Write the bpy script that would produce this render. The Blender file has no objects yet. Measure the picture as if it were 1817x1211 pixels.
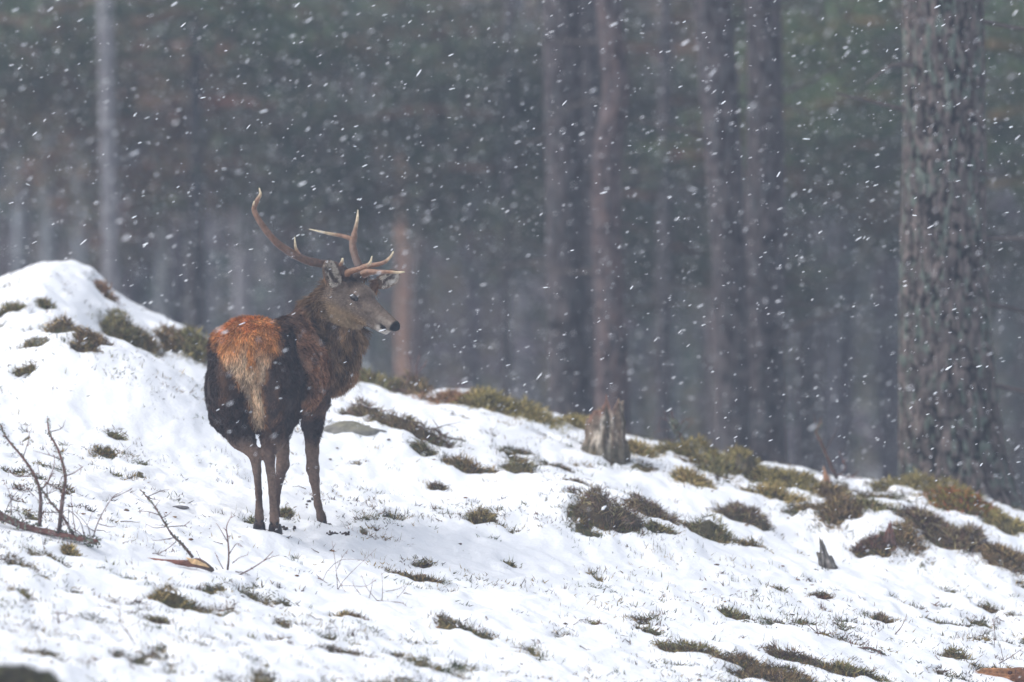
import bpy, math, random
import numpy as np
from mathutils import Vector, Matrix
random.seed(7); np.random.seed(7)
RNG = np.random.RandomState(11)
SC = bpy.context.scene
COL = SC.collection
R = math.radians

# ------------------------------------------------------------------ camera, world, sun, exposure
PITCH = -1.5
D0 = 40.0                      # distance of the stag
PXM = 340.0                    # photograph pixels per metre there (1817 px wide)
cam_d = bpy.data.cameras.new('camera'); cam = bpy.data.objects.new('camera', cam_d); COL.objects.link(cam)
cam_d.sensor_width = 36.0; cam_d.lens = 36.0 * D0 / (1817 / PXM)
cam.location = (0, 0, 0); cam.rotation_euler = (R(90 + PITCH), 0, 0)
cam_d.clip_start = 0.5; cam_d.clip_end = 1500
cam_d.dof.use_dof = True; cam_d.dof.focus_distance = 40.2; cam_d.dof.aperture_fstop = 1.8
SC.camera = cam

world = bpy.data.worlds.new('World'); SC.world = world; world.use_nodes = True
wn = world.node_tree; wn.nodes.clear()
sky = wn.nodes.new('ShaderNodeTexSky'); sky.sky_type = 'NISHITA'; sky.sun_disc = False
SUN_EL, SUN_AZ = 50, -98       # degrees above the horizon; towards the left
sky.sun_elevation = R(SUN_EL); sky.sun_rotation = R(SUN_AZ)
sky.air_density = 1.0; sky.dust_density = 3.0; sky.ozone_density = 1.5
hs = wn.nodes.new('ShaderNodeHueSaturation'); hs.inputs['Saturation'].default_value = 0.34
bg = wn.nodes.new('ShaderNodeBackground'); bg.inputs['Strength'].default_value = 0.15
wo = wn.nodes.new('ShaderNodeOutputWorld')
wn.links.new(sky.outputs[0], hs.inputs['Color']); wn.links.new(hs.outputs[0], bg.inputs[0]); wn.links.new(bg.outputs[0], wo.inputs[0])
sl = bpy.data.lights.new('sun', 'SUN'); sl.energy = 1.0; sl.angle = R(50); sl.color = (1, 0.975, 0.94)
sun = bpy.data.objects.new('sun', sl); COL.objects.link(sun)
az, el = R(SUN_AZ), R(SUN_EL)
sdir = Vector((math.sin(az) * math.cos(el), math.cos(az) * math.cos(el), math.sin(el)))
sun.rotation_euler = (-sdir).to_track_quat('-Z', 'Y').to_euler(); sun.location = (0, 0, 60)
vs = SC.view_settings; vs.view_transform = 'Standard'; vs.look = 'None'; vs.gamma = 1; vs.use_curve_mapping = False
vs.exposure = 0.53
SC.cycles.use_denoising = True; SC.cycles.max_bounces = 6; SC.cycles.diffuse_bounces = 4
SC.cycles.volume_bounces = 1; SC.cycles.transparent_max_bounces = 4
SC.cycles.use_adaptive_sampling = True; SC.cycles.adaptive_threshold = 0.01
HAZE = 0.0015

# ------------------------------------------------------------------ helpers
TP = math.tan(R(PITCH)); CP = math.cos(R(PITCH)); SP = math.sin(R(PITCH))
def ray(px, py):
    "direction with y component 1 through a point of the photograph"
    u = (px - 908.5) / (PXM * D0); v = (605.5 - py) / (PXM * D0)
    y = CP - v * SP; z = SP + v * CP
    return u / y, z / y
def at(px, py, Y):
    a, b = ray(px, py); return np.array([a * Y, Y, b * Y])
def smooth(a, b, x):
    t = np.clip((x - a) / (b - a), 0, 1); return t * t * (3 - 2 * t)
def _h(ix, iy, iz, s):
    n = (ix * 374761393 + iy * 668265263 + iz * 2147483647 + s * 1274126177) & 0xffffffff
    n = ((n ^ (n >> 13)) * 1274126177) & 0xffffffff
    return ((n ^ (n >> 16)) & 0xffff) / 65535.0
def vnoise(x, y, z=0.0, s=0):
    x, y, z = np.broadcast_arrays(np.asarray(x, float), np.asarray(y, float), np.asarray(z, float))
    xi, yi, zi = np.floor(x).astype(np.int64), np.floor(y).astype(np.int64), np.floor(z).astype(np.int64)
    fx, fy, fz = x - xi, y - yi, z - zi
    fx, fy, fz = [t * t * t * (t * (t * 6 - 15) + 10) for t in (fx, fy, fz)]
    r = 0
    for a in (0, 1):
        for b in (0, 1):
            for c in (0, 1):
                r = r + _h(xi + a, yi + b, zi + c, s) * (fx if a else 1 - fx) * (fy if b else 1 - fy) * (fz if c else 1 - fz)
    return r * 2 - 1
def fbm(x, y, z=0.0, s=0, o=4, g=.5):
    r = 0; a = 1; t = 0
    for i in range(o):
        r = r + a * vnoise(x * 2**i, y * 2**i, np.asarray(z) * 2**i, s + i); t += a; a *= g
    return r / t
def srgb(r, g, b):
    f = lambda c: (c / 255 / 12.92) if c < 10.3 else ((c / 255 + .055) / 1.055) ** 2.4
    return np.array([f(r), f(g), f(b)])

class MB:
    def __init__(s): s.v = []; s.f = []; s.c = []; s.n = 0
    def add(s, v, f, c=(.5, .5, .5)):
        v = np.asarray(v, float); c = np.asarray(c, float)
        if c.ndim == 1: c = np.tile(c, (len(v), 1))
        s.v.append(v); s.c.append(c)
        for q in f:                              # f: list of index arrays (tri or quad blocks)
            q = np.asarray(q)
            if len(q): s.f.append(q + s.n)
        s.n += len(v)
    def build(s, name, mat, parent=None, smooth_=True, loc=None):
        v = np.concatenate(s.v); c = np.concatenate(s.c)
        if loc is not None: v = v - np.asarray(loc)
        me = bpy.data.meshes.new(name)
        lt = [np.full(len(q), q.shape[1]) for q in s.f]; lt = np.concatenate(lt)
        li = np.concatenate([q.ravel() for q in s.f]).astype(np.int32)
        me.vertices.add(len(v)); me.vertices.foreach_set('co', v.astype(np.float32).ravel())
        me.loops.add(len(li)); me.loops.foreach_set('vertex_index', li)
        me.polygons.add(len(lt)); st = np.concatenate([[0], np.cumsum(lt)[:-1]]).astype(np.int32)
        me.polygons.foreach_set('loop_start', st); me.polygons.foreach_set('loop_total', lt.astype(np.int32))
        me.update(calc_edges=True); me.validate()
        at_ = me.color_attributes.new('col', 'FLOAT_COLOR', 'POINT')
        at_.data.foreach_set('color', np.hstack([c, np.ones((len(c), 1))]).astype(np.float32).ravel())
        me.polygons.foreach_set('use_smooth', np.full(len(lt), smooth_))
        me.materials.append(mat)
        o = bpy.data.objects.new(name, me); COL.objects.link(o)
        if loc is not None and parent is None: o.location = loc
        if parent is not None: o.parent = parent
        return o
def tag(o, label, cat, group=None, kind=None):
    if label: o['label'] = label
    if cat: o['category'] = cat
    if group: o['group'] = group
    if kind: o['kind'] = kind
    return o
def empty(name, loc):
    o = bpy.data.objects.new(name, None); COL.objects.link(o); o.location = loc; o.empty_display_size = .1
    return o
def unit(a): return a / np.maximum(np.linalg.norm(a, axis=-1, keepdims=True), 1e-9)

def tube(mb, pts, rad, seg=8, col=(.2, .2, .2), cap=True, rough=0, seed=0, sub=0):
    pts = np.asarray(pts, float); rad = np.asarray(rad, float); col = np.asarray(col, float)
    if col.ndim == 1: col = np.tile(col, (len(pts), 1))
    if sub:                                      # Catmull-Rom refinement
        n = len(pts); P = np.vstack([2 * pts[0] - pts[1], pts, 2 * pts[-1] - pts[-2]]); q = []; rr = []; cc = []
        for i in range(n - 1):
            for k in range(sub):
                t = k / sub; a, b, c, d = P[i:i + 4]
                q.append(.5 * ((2 * b) + (-a + c) * t + (2 * a - 5 * b + 4 * c - d) * t * t + (-a + 3 * b - 3 * c + d) * t**3))
                rr.append(rad[i] * (1 - t) + rad[i + 1] * t); cc.append(col[i] * (1 - t) + col[i + 1] * t)
        q.append(pts[-1]); rr.append(rad[-1]); cc.append(col[-1]); pts = np.array(q); rad = np.array(rr); col = np.array(cc)
    n = len(pts); T = unit(np.gradient(pts, axis=0))
    ref = np.array([0, 0, 1.]) if abs(T[0][2]) < .9 else np.array([1., 0, 0])
    U = np.zeros_like(pts); u = unit(np.cross(T[0], ref))
    for i in range(n):
        u = unit(u - T[i] * np.dot(u, T[i])); U[i] = u
    V = np.cross(T, U); th = np.arange(seg) / seg * 2 * np.pi
    off = U[:, None] * np.cos(th)[None, :, None] + V[:, None] * np.sin(th)[None, :, None]
    r = rad[:, None] * np.ones(seg)
    if rough:
        r = r * (1 + rough * fbm(np.cos(th)[None] * 2 + seed, np.sin(th)[None] * 2, np.arange(n)[:, None] * .35, seed, 3))
    v = (pts[:, None] + off * r[:, :, None]).reshape(-1, 3)
    i = np.arange(n - 1)[:, None] * seg; j = np.arange(seg)[None]; j2 = (j + 1) % seg
    f = np.stack([i + j, i + j2, i + seg + j2, i + seg + j], -1).reshape(-1, 4)
    c = np.repeat(col, seg, axis=0); fs = [f]
    if cap:
        v = np.vstack([v, pts[0], pts[-1] + T[-1] * rad[-1] * .6]); c = np.vstack([c, col[0], col[-1]])
        m = n * seg; jj = np.arange(seg)
        fs.append(np.stack([(jj + 1) % seg, jj, np.full(seg, m)], -1))
        fs.append(np.stack([(n - 1) * seg + jj, (n - 1) * seg + (jj + 1) % seg, np.full(seg, m + 1)], -1))
    mb.add(v, fs, c)

def blades(mb, base, d, L, W, col, bend=.3, tipcol=None):
    "little tapering leaves or hairs: base Nx3, d Nx3, L, W arrays"
    n = len(base); d = unit(d); L = np.asarray(L)[:, None] * np.ones((n, 1)); W = np.asarray(W)[:, None] * np.ones((n, 1))
    rv = RNG.normal(size=(n, 3)); side = unit(np.cross(d, rv)); nrm = unit(np.cross(d, side))
    mid = base + d * L * .5 + nrm * L * bend * .15; tip = base + d * L + nrm * L * bend * .6
    v = np.stack([base - side * W, base + side * W, mid + side * W * .8, mid - side * W * .8, tip], 1).reshape(-1, 3)
    b = np.arange(n)[:, None] * 5
    c = np.repeat(col, 5, axis=0)
    if tipcol is not None:
        c = c.reshape(n, 5, 3); c[:, 4] = tipcol; c[:, 2:4] = (c[:, 2:4] + tipcol[:, None]) / 2; c = c.reshape(-1, 3)
    mb.add(v, [b + np.array([[0, 1, 2, 3]]), b + np.array([[3, 2, 4]])], c)

# ------------------------------------------------------------------ materials
def mat_new(name):
    m = bpy.data.materials.new(name); m.use_nodes = True
    nt = m.node_tree; b = nt.nodes['Principled BSDF']; return m, nt, b
def mat_col(name, rough=.8, nscale=40, namp=.35, bump=0, bscale=60, obj_tint=False, spec=.3, bdist=.01):
    m, nt, b = mat_new(name); N = nt.nodes; L = nt.links
    a = N.new('ShaderNodeAttribute'); a.attribute_name = 'col'
    tc = N.new('ShaderNodeTexCoord'); n = N.new('ShaderNodeTexNoise'); n.inputs['Scale'].default_value = nscale; n.inputs['Detail'].default_value = 4
    L.new(tc.outputs['Object'], n.inputs['Vector'])
    mr = N.new('ShaderNodeMapRange'); mr.inputs['From Min'].default_value = .3; mr.inputs['From Max'].default_value = .7
    mr.inputs['To Min'].default_value = 1 - namp; mr.inputs['To Max'].default_value = 1 + namp
    L.new(n.outputs['Fac'], mr.inputs['Value'])
    vm = N.new('ShaderNodeVectorMath'); vm.operation = 'SCALE'; L.new(a.outputs['Color'], vm.inputs[0]); L.new(mr.outputs[0], vm.inputs['Scale'])
    out = vm.outputs[0]
    if obj_tint:
        oi = N.new('ShaderNodeObjectInfo'); v2 = N.new('ShaderNodeVectorMath'); v2.operation = 'MULTIPLY'
        L.new(out, v2.inputs[0]); L.new(oi.outputs['Color'], v2.inputs[1]); out = v2.outputs[0]
    L.new(out, b.inputs['Base Color']); b.inputs['Roughness'].default_value = rough; b.inputs['Specular IOR Level'].default_value = spec
    if bump:
        n2 = N.new('ShaderNodeTexNoise'); n2.inputs['Scale'].default_value = bscale; n2.inputs['Detail'].default_value = 5
        L.new(tc.outputs['Object'], n2.inputs['Vector'])
        bp = N.new('ShaderNodeBump'); bp.inputs['Strength'].default_value = bump; bp.inputs['Distance'].default_value = bdist
        L.new(n2.outputs['Fac'], bp.inputs['Height']); L.new(bp.outputs[0], b.inputs['Normal'])
    return m
M_FUR = mat_col('fur_strands', .75, 14, .25, spec=.15)
M_SKIN = mat_col('short_coat', .85, 60, .3, .5, 150, spec=.15)
M_ANT = mat_col('antler_bone', .45, 50, .3, .6, 90, spec=.4)
M_HOOF = mat_col('hoof_horn', .4, 60, .3, .3, 60)
M_PLANT = mat_col('moss_and_heather', .8, 25, .35, spec=.2)
M_WOOD = mat_col('weathered_wood', .85, 40, .4, .7, 90, spec=.2)
M_BARK = mat_col('pine_bark', .9, 9, .3, .6, 30, obj_tint=True, spec=.15, bdist=.02)
M_NEEDLE = mat_col('pine_needles', .8, 1.5, .45, obj_tint=True, spec=.15)
M_ROCK = mat_col('grey_stone', .85, 25, .35, .6, 50)

m, nt, b = mat_new('eye_gloss'); b.inputs['Base Color'].default_value = (.012, .008, .007, 1); b.inputs['Roughness'].default_value = .22; M_EYE = m
m, nt, b = mat_new('flake_snow'); b.inputs['Base Color'].default_value = (.86, .88, .92, 1); b.inputs['Roughness'].default_value = .8; M_FLAKE = m

# snow and soil of the ground, mixed by the vertex value 'bare'
m, nt, b = mat_new('snow_over_moss'); N = nt.nodes; L = nt.links; M_GROUND = m
a = N.new('ShaderNodeAttribute'); a.attribute_name = 'col'
sep = N.new('ShaderNodeSeparateColor'); L.new(a.outputs['Color'], sep.inputs[0])
tc = N.new('ShaderNodeTexCoord')
def tex(scale, det=5, rough=.6):
    n = N.new('ShaderNodeTexNoise'); n.inputs['Scale'].default_value = scale; n.inputs['Detail'].default_value = det; n.inputs['Roughness'].default_value = rough
    L.new(tc.outputs['Object'], n.inputs['Vector']); return n
n1 = tex(16); n2 = tex(55); n3 = tex(5)
ad = N.new('ShaderNodeMath'); ad.operation = 'MULTIPLY_ADD'; L.new(n1.outputs['Fac'], ad.inputs[0]); ad.inputs[1].default_value = .5; L.new(sep.outputs[0], ad.inputs[2])
mr = N.new('ShaderNodeMapRange'); mr.inputs['From Min'].default_value = .70; mr.inputs['From Max'].default_value = .82; L.new(ad.outputs[0], mr.inputs['Value'])
cr = N.new('ShaderNodeValToRGB'); L.new(n2.outputs['Fac'], cr.inputs[0])
cr.color_ramp.elements[0].position = .3; cr.color_ramp.elements[0].color = (.022, .019, .012, 1)
cr.color_ramp.elements[1].position = .72; cr.color_ramp.elements[1].color = (.16, .13, .055, 1)
e = cr.color_ramp.elements.new(.5); e.color = (.07, .062, .028, 1)
cr2 = N.new('ShaderNodeValToRGB'); L.new(n2.outputs['Fac'], cr2.inputs[0])
cr2.color_ramp.elements[0].position = .3; cr2.color_ramp.elements[0].color = (.045, .035, .014, 1)
cr2.color_ramp.elements[1].position = .72; cr2.color_ramp.elements[1].color = (.26, .2, .07, 1)
mx0 = N.new('ShaderNodeMix'); mx0.data_type = 'RGBA'; L.new(sep.outputs[1], mx0.inputs['Factor']); L.new(cr.outputs[0], mx0.inputs['A']); L.new(cr2.outputs[0], mx0.inputs['B'])
mx = N.new('ShaderNodeMix'); mx.data_type = 'RGBA'; L.new(mr.outputs[0], mx.inputs['Factor'])
mx.inputs['A'].default_value = (.88, .9, .94, 1); L.new(mx0.outputs['Result'], mx.inputs['B'])
L.new(mx.outputs['Result'], b.inputs['Base Color']); b.inputs['Roughness'].default_value = .75; b.inputs['Specular IOR Level'].default_value = .2
bp = N.new('ShaderNodeBump'); bp.inputs['Strength'].default_value = .45; bp.inputs['Distance'].default_value = .02
L.new(n1.outputs['Fac'], bp.inputs['Height'])
bp2 = N.new('ShaderNodeBump'); bp2.inputs['Strength'].default_value = .3; bp2.inputs['Distance'].default_value = .008
L.new(n2.outputs['Fac'], bp2.inputs['Height']); L.new(bp.outputs[0], bp2.inputs['Normal']); L.new(bp2.outputs[0], b.inputs['Normal'])

# ------------------------------------------------------------------ the ground
KS, MS = .092, .19
X0 = at(450, 948, D0)
def plane(x, Y): return X0[2] + KS * (Y - D0) - MS * (x - X0[0])
# profile of the crest beyond the stag (photograph pixels at its own distance)
SIL = [(-500, 500), (-100, 520), (0, 500), (50, 480), (105, 468), (160, 483), (200, 520), (250, 552), (340, 588), (400, 620), (520, 648), (640, 668),
       (700, 690), (760, 700), (850, 702), (930, 722), (1000, 748), (1110, 782), (1200, 800), (1300, 818), (1400, 842), (1500, 858), (1600, 862), (1700, 872), (1790, 905), (1900, 935), (2300, 1030)]
YR = 46.5
_sx = np.array([at(p, q, YR)[0] for p, q in SIL]); _sz = np.array([at(p, q, YR)[2] for p, q in SIL])
def bump(x, Y, px, py, Yc, wx, wy, h):
    cx = at(px, py, Yc)[0]; return h * np.exp(-((x - cx) / wx)**2 - ((Y - Yc) / wy)**2)

def base_height(x, Y):
    z = plane(x, np.minimum(Y, YR))
    zr = np.interp(x, _sx, _sz)
    k = smooth(42.3, YR, Y)
    z = z * (1 - k) + (zr + .0) * k
    # forms between stag and crest
    z = z + bump(x, Y, 200, 620, 43.2, .75, .75, .36) + bump(x, Y, 330, 640, 44.9, .6, .5, -.20)     # snow swell in front of the left hummock
    z = z + bump(x, Y, 1040, 800, 42.5, .55, .8, .22)         # swell that carries the broken stump
    z = z + bump(x, Y, 1200, 900, 42.2, .4, .7, .05)
    z = z - bump(x, Y, 1380, 880, 43.8, .9, .7, .06)
    z = z + bump(x, Y, 1545, 870, 44.2, .3, .6, .12)
    z = z + bump(x, Y, 690, 720, 43.6, .35, .6, .10)
    z = z + bump(x, Y, 1440, 1010, 39.6, .3, .5, .05)
    z = z + bump(x, Y, 60, 980, 38.0, .5, .8, .06)
    # back slope of the crest and the hollow with the forest
    t = np.maximum(Y - YR, 0); z = z - .42 * t * smooth(0, 2.5, t)
    floor = -7.0 + .5 * vnoise(x * .08, Y * .08, 0, 5)
    floor = floor + smooth(115, 230, Y) * 26
    z = np.where(Y > YR, np.maximum(z, floor), z)
    # knoll of the photographer
    k2 = smooth(24, 6, Y); z = z * (1 - k2) + (-1.75 - .03 * x) * k2
    # wide flanks
    return z
def detail(x, Y):
    near = smooth(16, 30, Y) * (1 - smooth(49, 60, Y)) * .9 + .1
    w = x + .5 * Y * .3
    d = .040 * fbm(x * 1.1, Y * .8, 0, 21, 3) + .030 * fbm(x * 3.2 + Y * .6, Y * 1.9, 0, 31, 3)
    b = fbm(x * 6 + Y * 1.2, Y * 3.0, 0, 41, 3)
    d = d + .019 * (1 - np.abs(b) * 2)
    d = d + .012 * fbm(x * 15, Y * 9, 0, 51, 3)
    return d * near
_feet_px = [(460, 944, -.06), (488, 949, -.08), (575, 948, 1.0), (489, 941, 1.02)]
_fp = []; 
for (a_, b_, dy) in _feet_px:
    p = at(a_, b_, D0 + dy); _fp.append(p)
_fp = np.array(_fp)
_res = None
def height(x, Y, bare=None):
    z = base_height(x, Y) + detail(x, Y)
    if _res is not None:
        for (p, w) in zip(_fp, _res): z = z + w * np.exp(-((x - p[0])**2 + ((Y - p[1]) * .8)**2) / .16**2)
    return z
_r0 = np.array([p[2] + .012 - float(height(np.array(p[0]), np.array(p[1]))) for p in _fp])
G = np.array([[math.exp(-((p[0] - q[0])**2 + ((p[1] - q[1]) * .8)**2) / .16**2) for q in _fp] for p in _fp])
_res = np.linalg.solve(G + np.eye(4) * .02, _r0)
print('feet residuals', _r0)
def ground_at(px, py, y0=31.0, y1=49.0):
    a_, b_ = ray(px, py); Y = np.linspace(y0, y1, 1400); dz = b_ * Y - height(a_ * Y, Y)
    k = np.where((dz[:-1] > 0) & (dz[1:] <= 0))[0]
    if len(k) == 0:
        i = int(np.argmin(dz)); return np.array([a_ * Y[i], Y[i], float(height(np.array(a_ * Y[i]), np.array(Y[i])))])
    i = k[0]; t = dz[i] / (dz[i] - dz[i + 1]); y = Y[i] + t * (Y[i + 1] - Y[i])
    return np.array([a_ * y, y, b_ * y])

# patches where the plants come through: px, py (foot, middle), width px, height px, kind, label
CL = [
 (835, 829, 92, 34, 'brown', 'rounded brown and green tussock midway between the stag and the tall broken stump'),
 (848, 922, 46, 42, 'straw', 'small steep straw and green tussock on a snow swell, right of the stag'),
 (1078, 925, 105, 52, 'dark', 'large dark heather clump with a snow ball in it, below the tall broken stump'),
 (1155, 908, 70, 42, 'dark', 'dark leafy heather clump touching the right side of the largest heather clump'),
 (1172, 940, 60, 22, 'olive', 'low green heather sprawl just under the two dark heather clumps'),
 (1252, 950, 82, 44, 'olive', 'olive green heather clump with snow in its top, right of the large dark clump'),
 (1322, 922, 74, 40, 'dark', 'dark blurred heather clump behind the olive clump, right of the middle'),
 (1335, 968, 56, 24, 'straw', 'low straw coloured tuft in the snow above the small spiked stump'),
 (1548, 974, 76, 36, 'red', 'reddish brown tussock with a stub of dead wood on its right end'),
 (650, 735, 90, 42, 'dark', 'upper left end of the long dark heather bank right of the stag'),
 (705, 757, 95, 44, 'dark', 'middle stretch of the long dark heather bank right of the stag'),
 (762, 778, 85, 34, 'dark', 'lower right end of the long dark heather bank right of the stag'),
 (206, 772, 36, 17, 'olive', 'small green tuft alone in smooth snow left of the stag'),
 (918, 838, 56, 34, 'olive', 'slanting green clump on the left shoulder of the stump swell'),
 (930, 806, 36, 14, 'brown', 'tiny brown tuft on the crown of the swell left of the tall stump'),
 (112, 585, 52, 46, 'brown', 'brown heather patch down the face of the left snow hummock'),
 (213, 590, 62, 42, 'olive', 'olive heather patch low on the right face of the left snow hummock'),
 (21, 546, 44, 22, 'olive', 'olive tuft at the left end of the left snow hummock'),
 (188, 522, 36, 36, 'rust', 'rusty brown heather on the steep right shoulder of the left snow hummock'),
 (63, 606, 52, 13, 'olive', 'flat green tuft at the foot of the left snow hummock'),
 (150, 612, 50, 16, 'brown', 'flat brown tuft under the heather patch of the left snow hummock'),
 (255, 606, 56, 22, 'brown', 'dim brown heather fringe under the right end of the left snow hummock'),
 (45, 660, 44, 16, 'olive', 'thin grass tuft in the snow under the left end of the hummock'),
 (752, 797, 56, 22, 'olive', 'green and straw tuft in the snow below the lower end of the dark bank'),
 (1025, 856, 56, 14, 'brown', 'flat brown tuft on the front of the swell under the tall stump'),
 (997, 832, 44, 12, 'dark', 'thin dark crack of heather near the top of the stump swell'),
 (776, 864, 36, 14, 'dark', 'little dark tuft in the snow left of the steep straw tussock'),
 (445, 925, 30, 16, 'olive', 'green moss cushion just behind the left hind hoof of the stag'),
 (507, 912, 26, 14, 'olive', 'green moss cushion between the hind and front legs of the stag'),
 (735, 1028, 112, 22, 'brown', 'long flat heather patch below the stag, right of the thin twigs'),
 (750, 1001, 44, 10, 'olive', 'narrow grass tuft just above the long flat heather patch'),
 (298, 1062, 76, 34, 'straw', 'straw and moss tuft in the snow below the split branch'),
 (280, 1102, 58, 18, 'olive', 'grass and moss tuft below the straw tuft in the lower left snow'),
 (122, 978, 30, 18, 'straw', 'small straw tuft under the thick fallen branch on the left'),
 (1292, 1090, 72, 24, 'olive', 'olive heather tuft alone in the snow of the lower right'),
 (1565, 1098, 40, 22, 'dark', 'dark tuft with a leaning twig in the snow below the small spiked stump'),
 (1752, 1082, 34, 12, 'brown', 'small brown tuft near the right edge, above the splintered log'),
 (1460, 1058, 38, 12, 'red', 'reddish scrap of heather on the snow swell under the small spiked stump'),
 (905, 1003, 40, 14, 'olive', 'narrow green tuft in smooth snow right of the long flat patch'),
 (615, 1090, 52, 14, 'straw', 'thin straw tuft below the thin standing twigs'),
 (1225, 1150, 110, 34, 'olive', 'green blaeberry tuft at the left end of the wide heath patch at the bottom right'),
 (1320, 1178, 120, 36, 'brown', 'brown tangled heather in the middle of the wide heath patch at the bottom right'),
 (1410, 1165, 90, 34, 'dark', 'dark twiggy heather knot at the top of the wide heath patch'),
 (1380, 1205, 160, 30, 'brown', 'brown straw and heather along the bottom edge in the wide heath patch'),
 (1500, 1195, 120, 28, 'olive', 'green and brown right hand end of the wide heath patch'),
 (1150, 1120, 50, 22, 'olive', 'small green sprig cluster left of the wide heath patch'),
 (1695, 1165, 46, 26, 'olive', 'brown and green sprig cluster left of the splintered log'),
]
CREST = [   # plants along the crest, blurred
 (352, 622, 84, 40, 'olive', 'olive bush on the crest right of the left snow hummock, beside the stag'),
 (300, 606, 60, 26, 'brown', 'brown heather between the left snow hummock and the olive bush'),
 (672, 684, 95, 40, 'olive', 'olive bush on the crest right behind the chest of the stag'),
 (735, 692, 55, 40, 'brown', 'brown twiggy bush on the crest right of the olive bush behind the stag'),
 (805, 712, 120, 26, 'rust', 'pale rusty grass on the crest behind the dark bank'),
 (870, 722, 130, 34, 'moss', 'yellow green grass hummock on the crest left of the straight pine trunks'),
 (940, 738, 90, 30, 'moss', 'yellow green grass end of the crest below the first straight pine trunk'),
 (1022, 752, 46, 20, 'moss', 'small mossy cushion on the crest left of the tall broken stump'),
 (1130, 806, 56, 26, 'straw', 'straw tuft on the crest just right of the tall broken stump'),
 (1240, 812, 130, 44, 'moss', 'broad mossy hummock on the crest before the paired pine trunks'),
 (1322, 826, 46, 36, 'moss', 'narrow mossy knob on the crest under the paired pine trunks'),
 (1225, 856, 70, 22, 'straw', 'straw patch on the snow below the broad mossy hummock'),
 (1275, 842, 80, 22, 'olive', 'thin green patch on the snow right below the broad mossy hummock'),
 (1400, 862, 170, 30, 'moss', 'long mossy grass strip on the crest right of the paired pine trunks'),
 (1375, 884, 90, 22, 'straw', 'dry straw strip under the long mossy strip of the crest'),
 (1490, 918, 76, 26, 'brown', 'brown heather below the snow mound in front of the big pine'),
 (1530, 898, 86, 16, 'olive', 'olive seam across the snow mound in front of the big pine'),
 (1478, 884, 44, 26, 'brown', 'brown tuft at the left foot of the snow mound by the big pine'),
 (1645, 874, 130, 40, 'moss', 'bright moss bank at the left foot of the big pine'),
 (1720, 908, 130, 46, 'orange', 'orange and green bracken bank in front of the big pine'),
 (1790, 935, 80, 50, 'moss', 'yellow green moss bank right of the foot of the big pine'),
 (1640, 930, 100, 36, 'dark', 'dark heather under the bright moss bank of the big pine'),
 (1700, 965, 110, 40, 'dark', 'dark heather band below the orange bank at the big pine'),
 (1790, 1000, 80, 40, 'brown', 'brown heather at the right edge below the big pine'),
 (1610, 965, 60, 22, 'brown', 'brown tuft between the reddish tussock and the dark heather bands'),
]
CL += [(83, 540, 30, 16, 'olive', 'smallest green tuft high on the left snow hummock'), (160, 600, 52, 26, 'brown', 'brown heather hollow between two bulges low on the left snow hummock'), (240, 604, 70, 26, 'olive', 'olive fringe along the foot of the left snow hummock, nearest the olive bush')]
allc = []
for i, c in enumerate(CL + CREST):
    if i >= len(CL) and c[0] > 1100: c = (c[0], c[1] - (4 if c[1] < 920 else 0), c[2] * 1.12, c[3] * 1.05) + c[4:]
    if c[0] in (1078, 1155, 1252, 1322): c = (c[0], c[1], c[2] * 1.25, c[3] * 1.25) + c[4:]
    if c[0] > 1200 and c[1] > 1140 and i < len(CL): c = (c[0], c[1], c[2] * 1.15, c[3] * .9) + c[4:]
    if c[0] < 300 and c[1] < 620: c = (c[0], c[1], c[2] * 1.15, c[3] * 1.15) + c[4:]
    p = ground_at(c[0], min(c[1], 1209)); allc.append((p, c, i >= len(CL)))
def bare_mask(x, Y):
    m = np.zeros(np.broadcast(x, Y).shape); s = PXM * D0
    for (p, c, cr_) in allc:
        w = c[2] * p[1] / s * .5; h = c[3] * p[1] / s; dd = max(.55 * w, h * 1.3, .06)
        m = np.maximum(m, 1.05 * np.exp(-(((x - p[0]) / (w * 1.0))**2 + ((Y - p[1] - dd * .3) / dd)**2)**1.5))
    q = fbm(x * 2.4, Y * 1.6, 0, 61, 4)
    right = smooth(-.5, 3.2, x) ; low = smooth(38.5, 35.5, Y + x * .9)
    crest = smooth(43.6, 46.3, Y) * smooth(-1.0, 1.6, x)
    q2 = fbm(x * 9, Y * 5, 0, 63, 3); m = m + .62 * smooth(.36, .56, q * .55 + .75 * q2 + .10 * low + .05 * right + .42 * crest)
    m = np.where(Y > 47.5, np.maximum(m * smooth(52, 48, Y), .88 + .7 * fbm(x * .3, Y * .3, 0, 77, 4)), m)
    return np.clip(m, 0, 1.2)
xs = np.concatenate([-np.geomspace(160, 4.1, 40), np.arange(-4, 4.2, .026), np.geomspace(4.3, 160, 40)])
ys = np.concatenate([np.linspace(-12, 30.5, 50), np.arange(31, 48.6, .032), np.geomspace(48.8, 260, 90)])
GX, GY = np.meshgrid(xs, ys); BM = bare_mask(GX, GY)
GZ = height(GX, GY)
soft = smooth(.25, .75, BM + .25 * vnoise(GX * 14, GY * 10, 0, 91))
GZ = GZ + np.where((GY > 30) & (GY < 48), -.03 * soft, 0)
moss = smooth(.35, .8, .5 + .5 * fbm(GX * 1.3, GY * 1.1, 0, 95, 3)) * .6 + .4 * smooth(44, 46.5, GY) * (GX > -1.5)
nx, ny = len(xs), len(ys)
i_ = (np.arange(ny - 1)[:, None] * nx + np.arange(nx - 1)[None]).ravel()
mb = MB(); mb.add(np.stack([GX, GY, GZ], -1).reshape(-1, 3), [np.stack([i_, i_ + 1, i_ + nx + 1, i_ + nx], -1)],
                  np.stack([BM.ravel(), moss.ravel(), 0 * moss.ravel()], -1))
g = mb.build('ground', M_GROUND); g['kind'] = 'structure'

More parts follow.
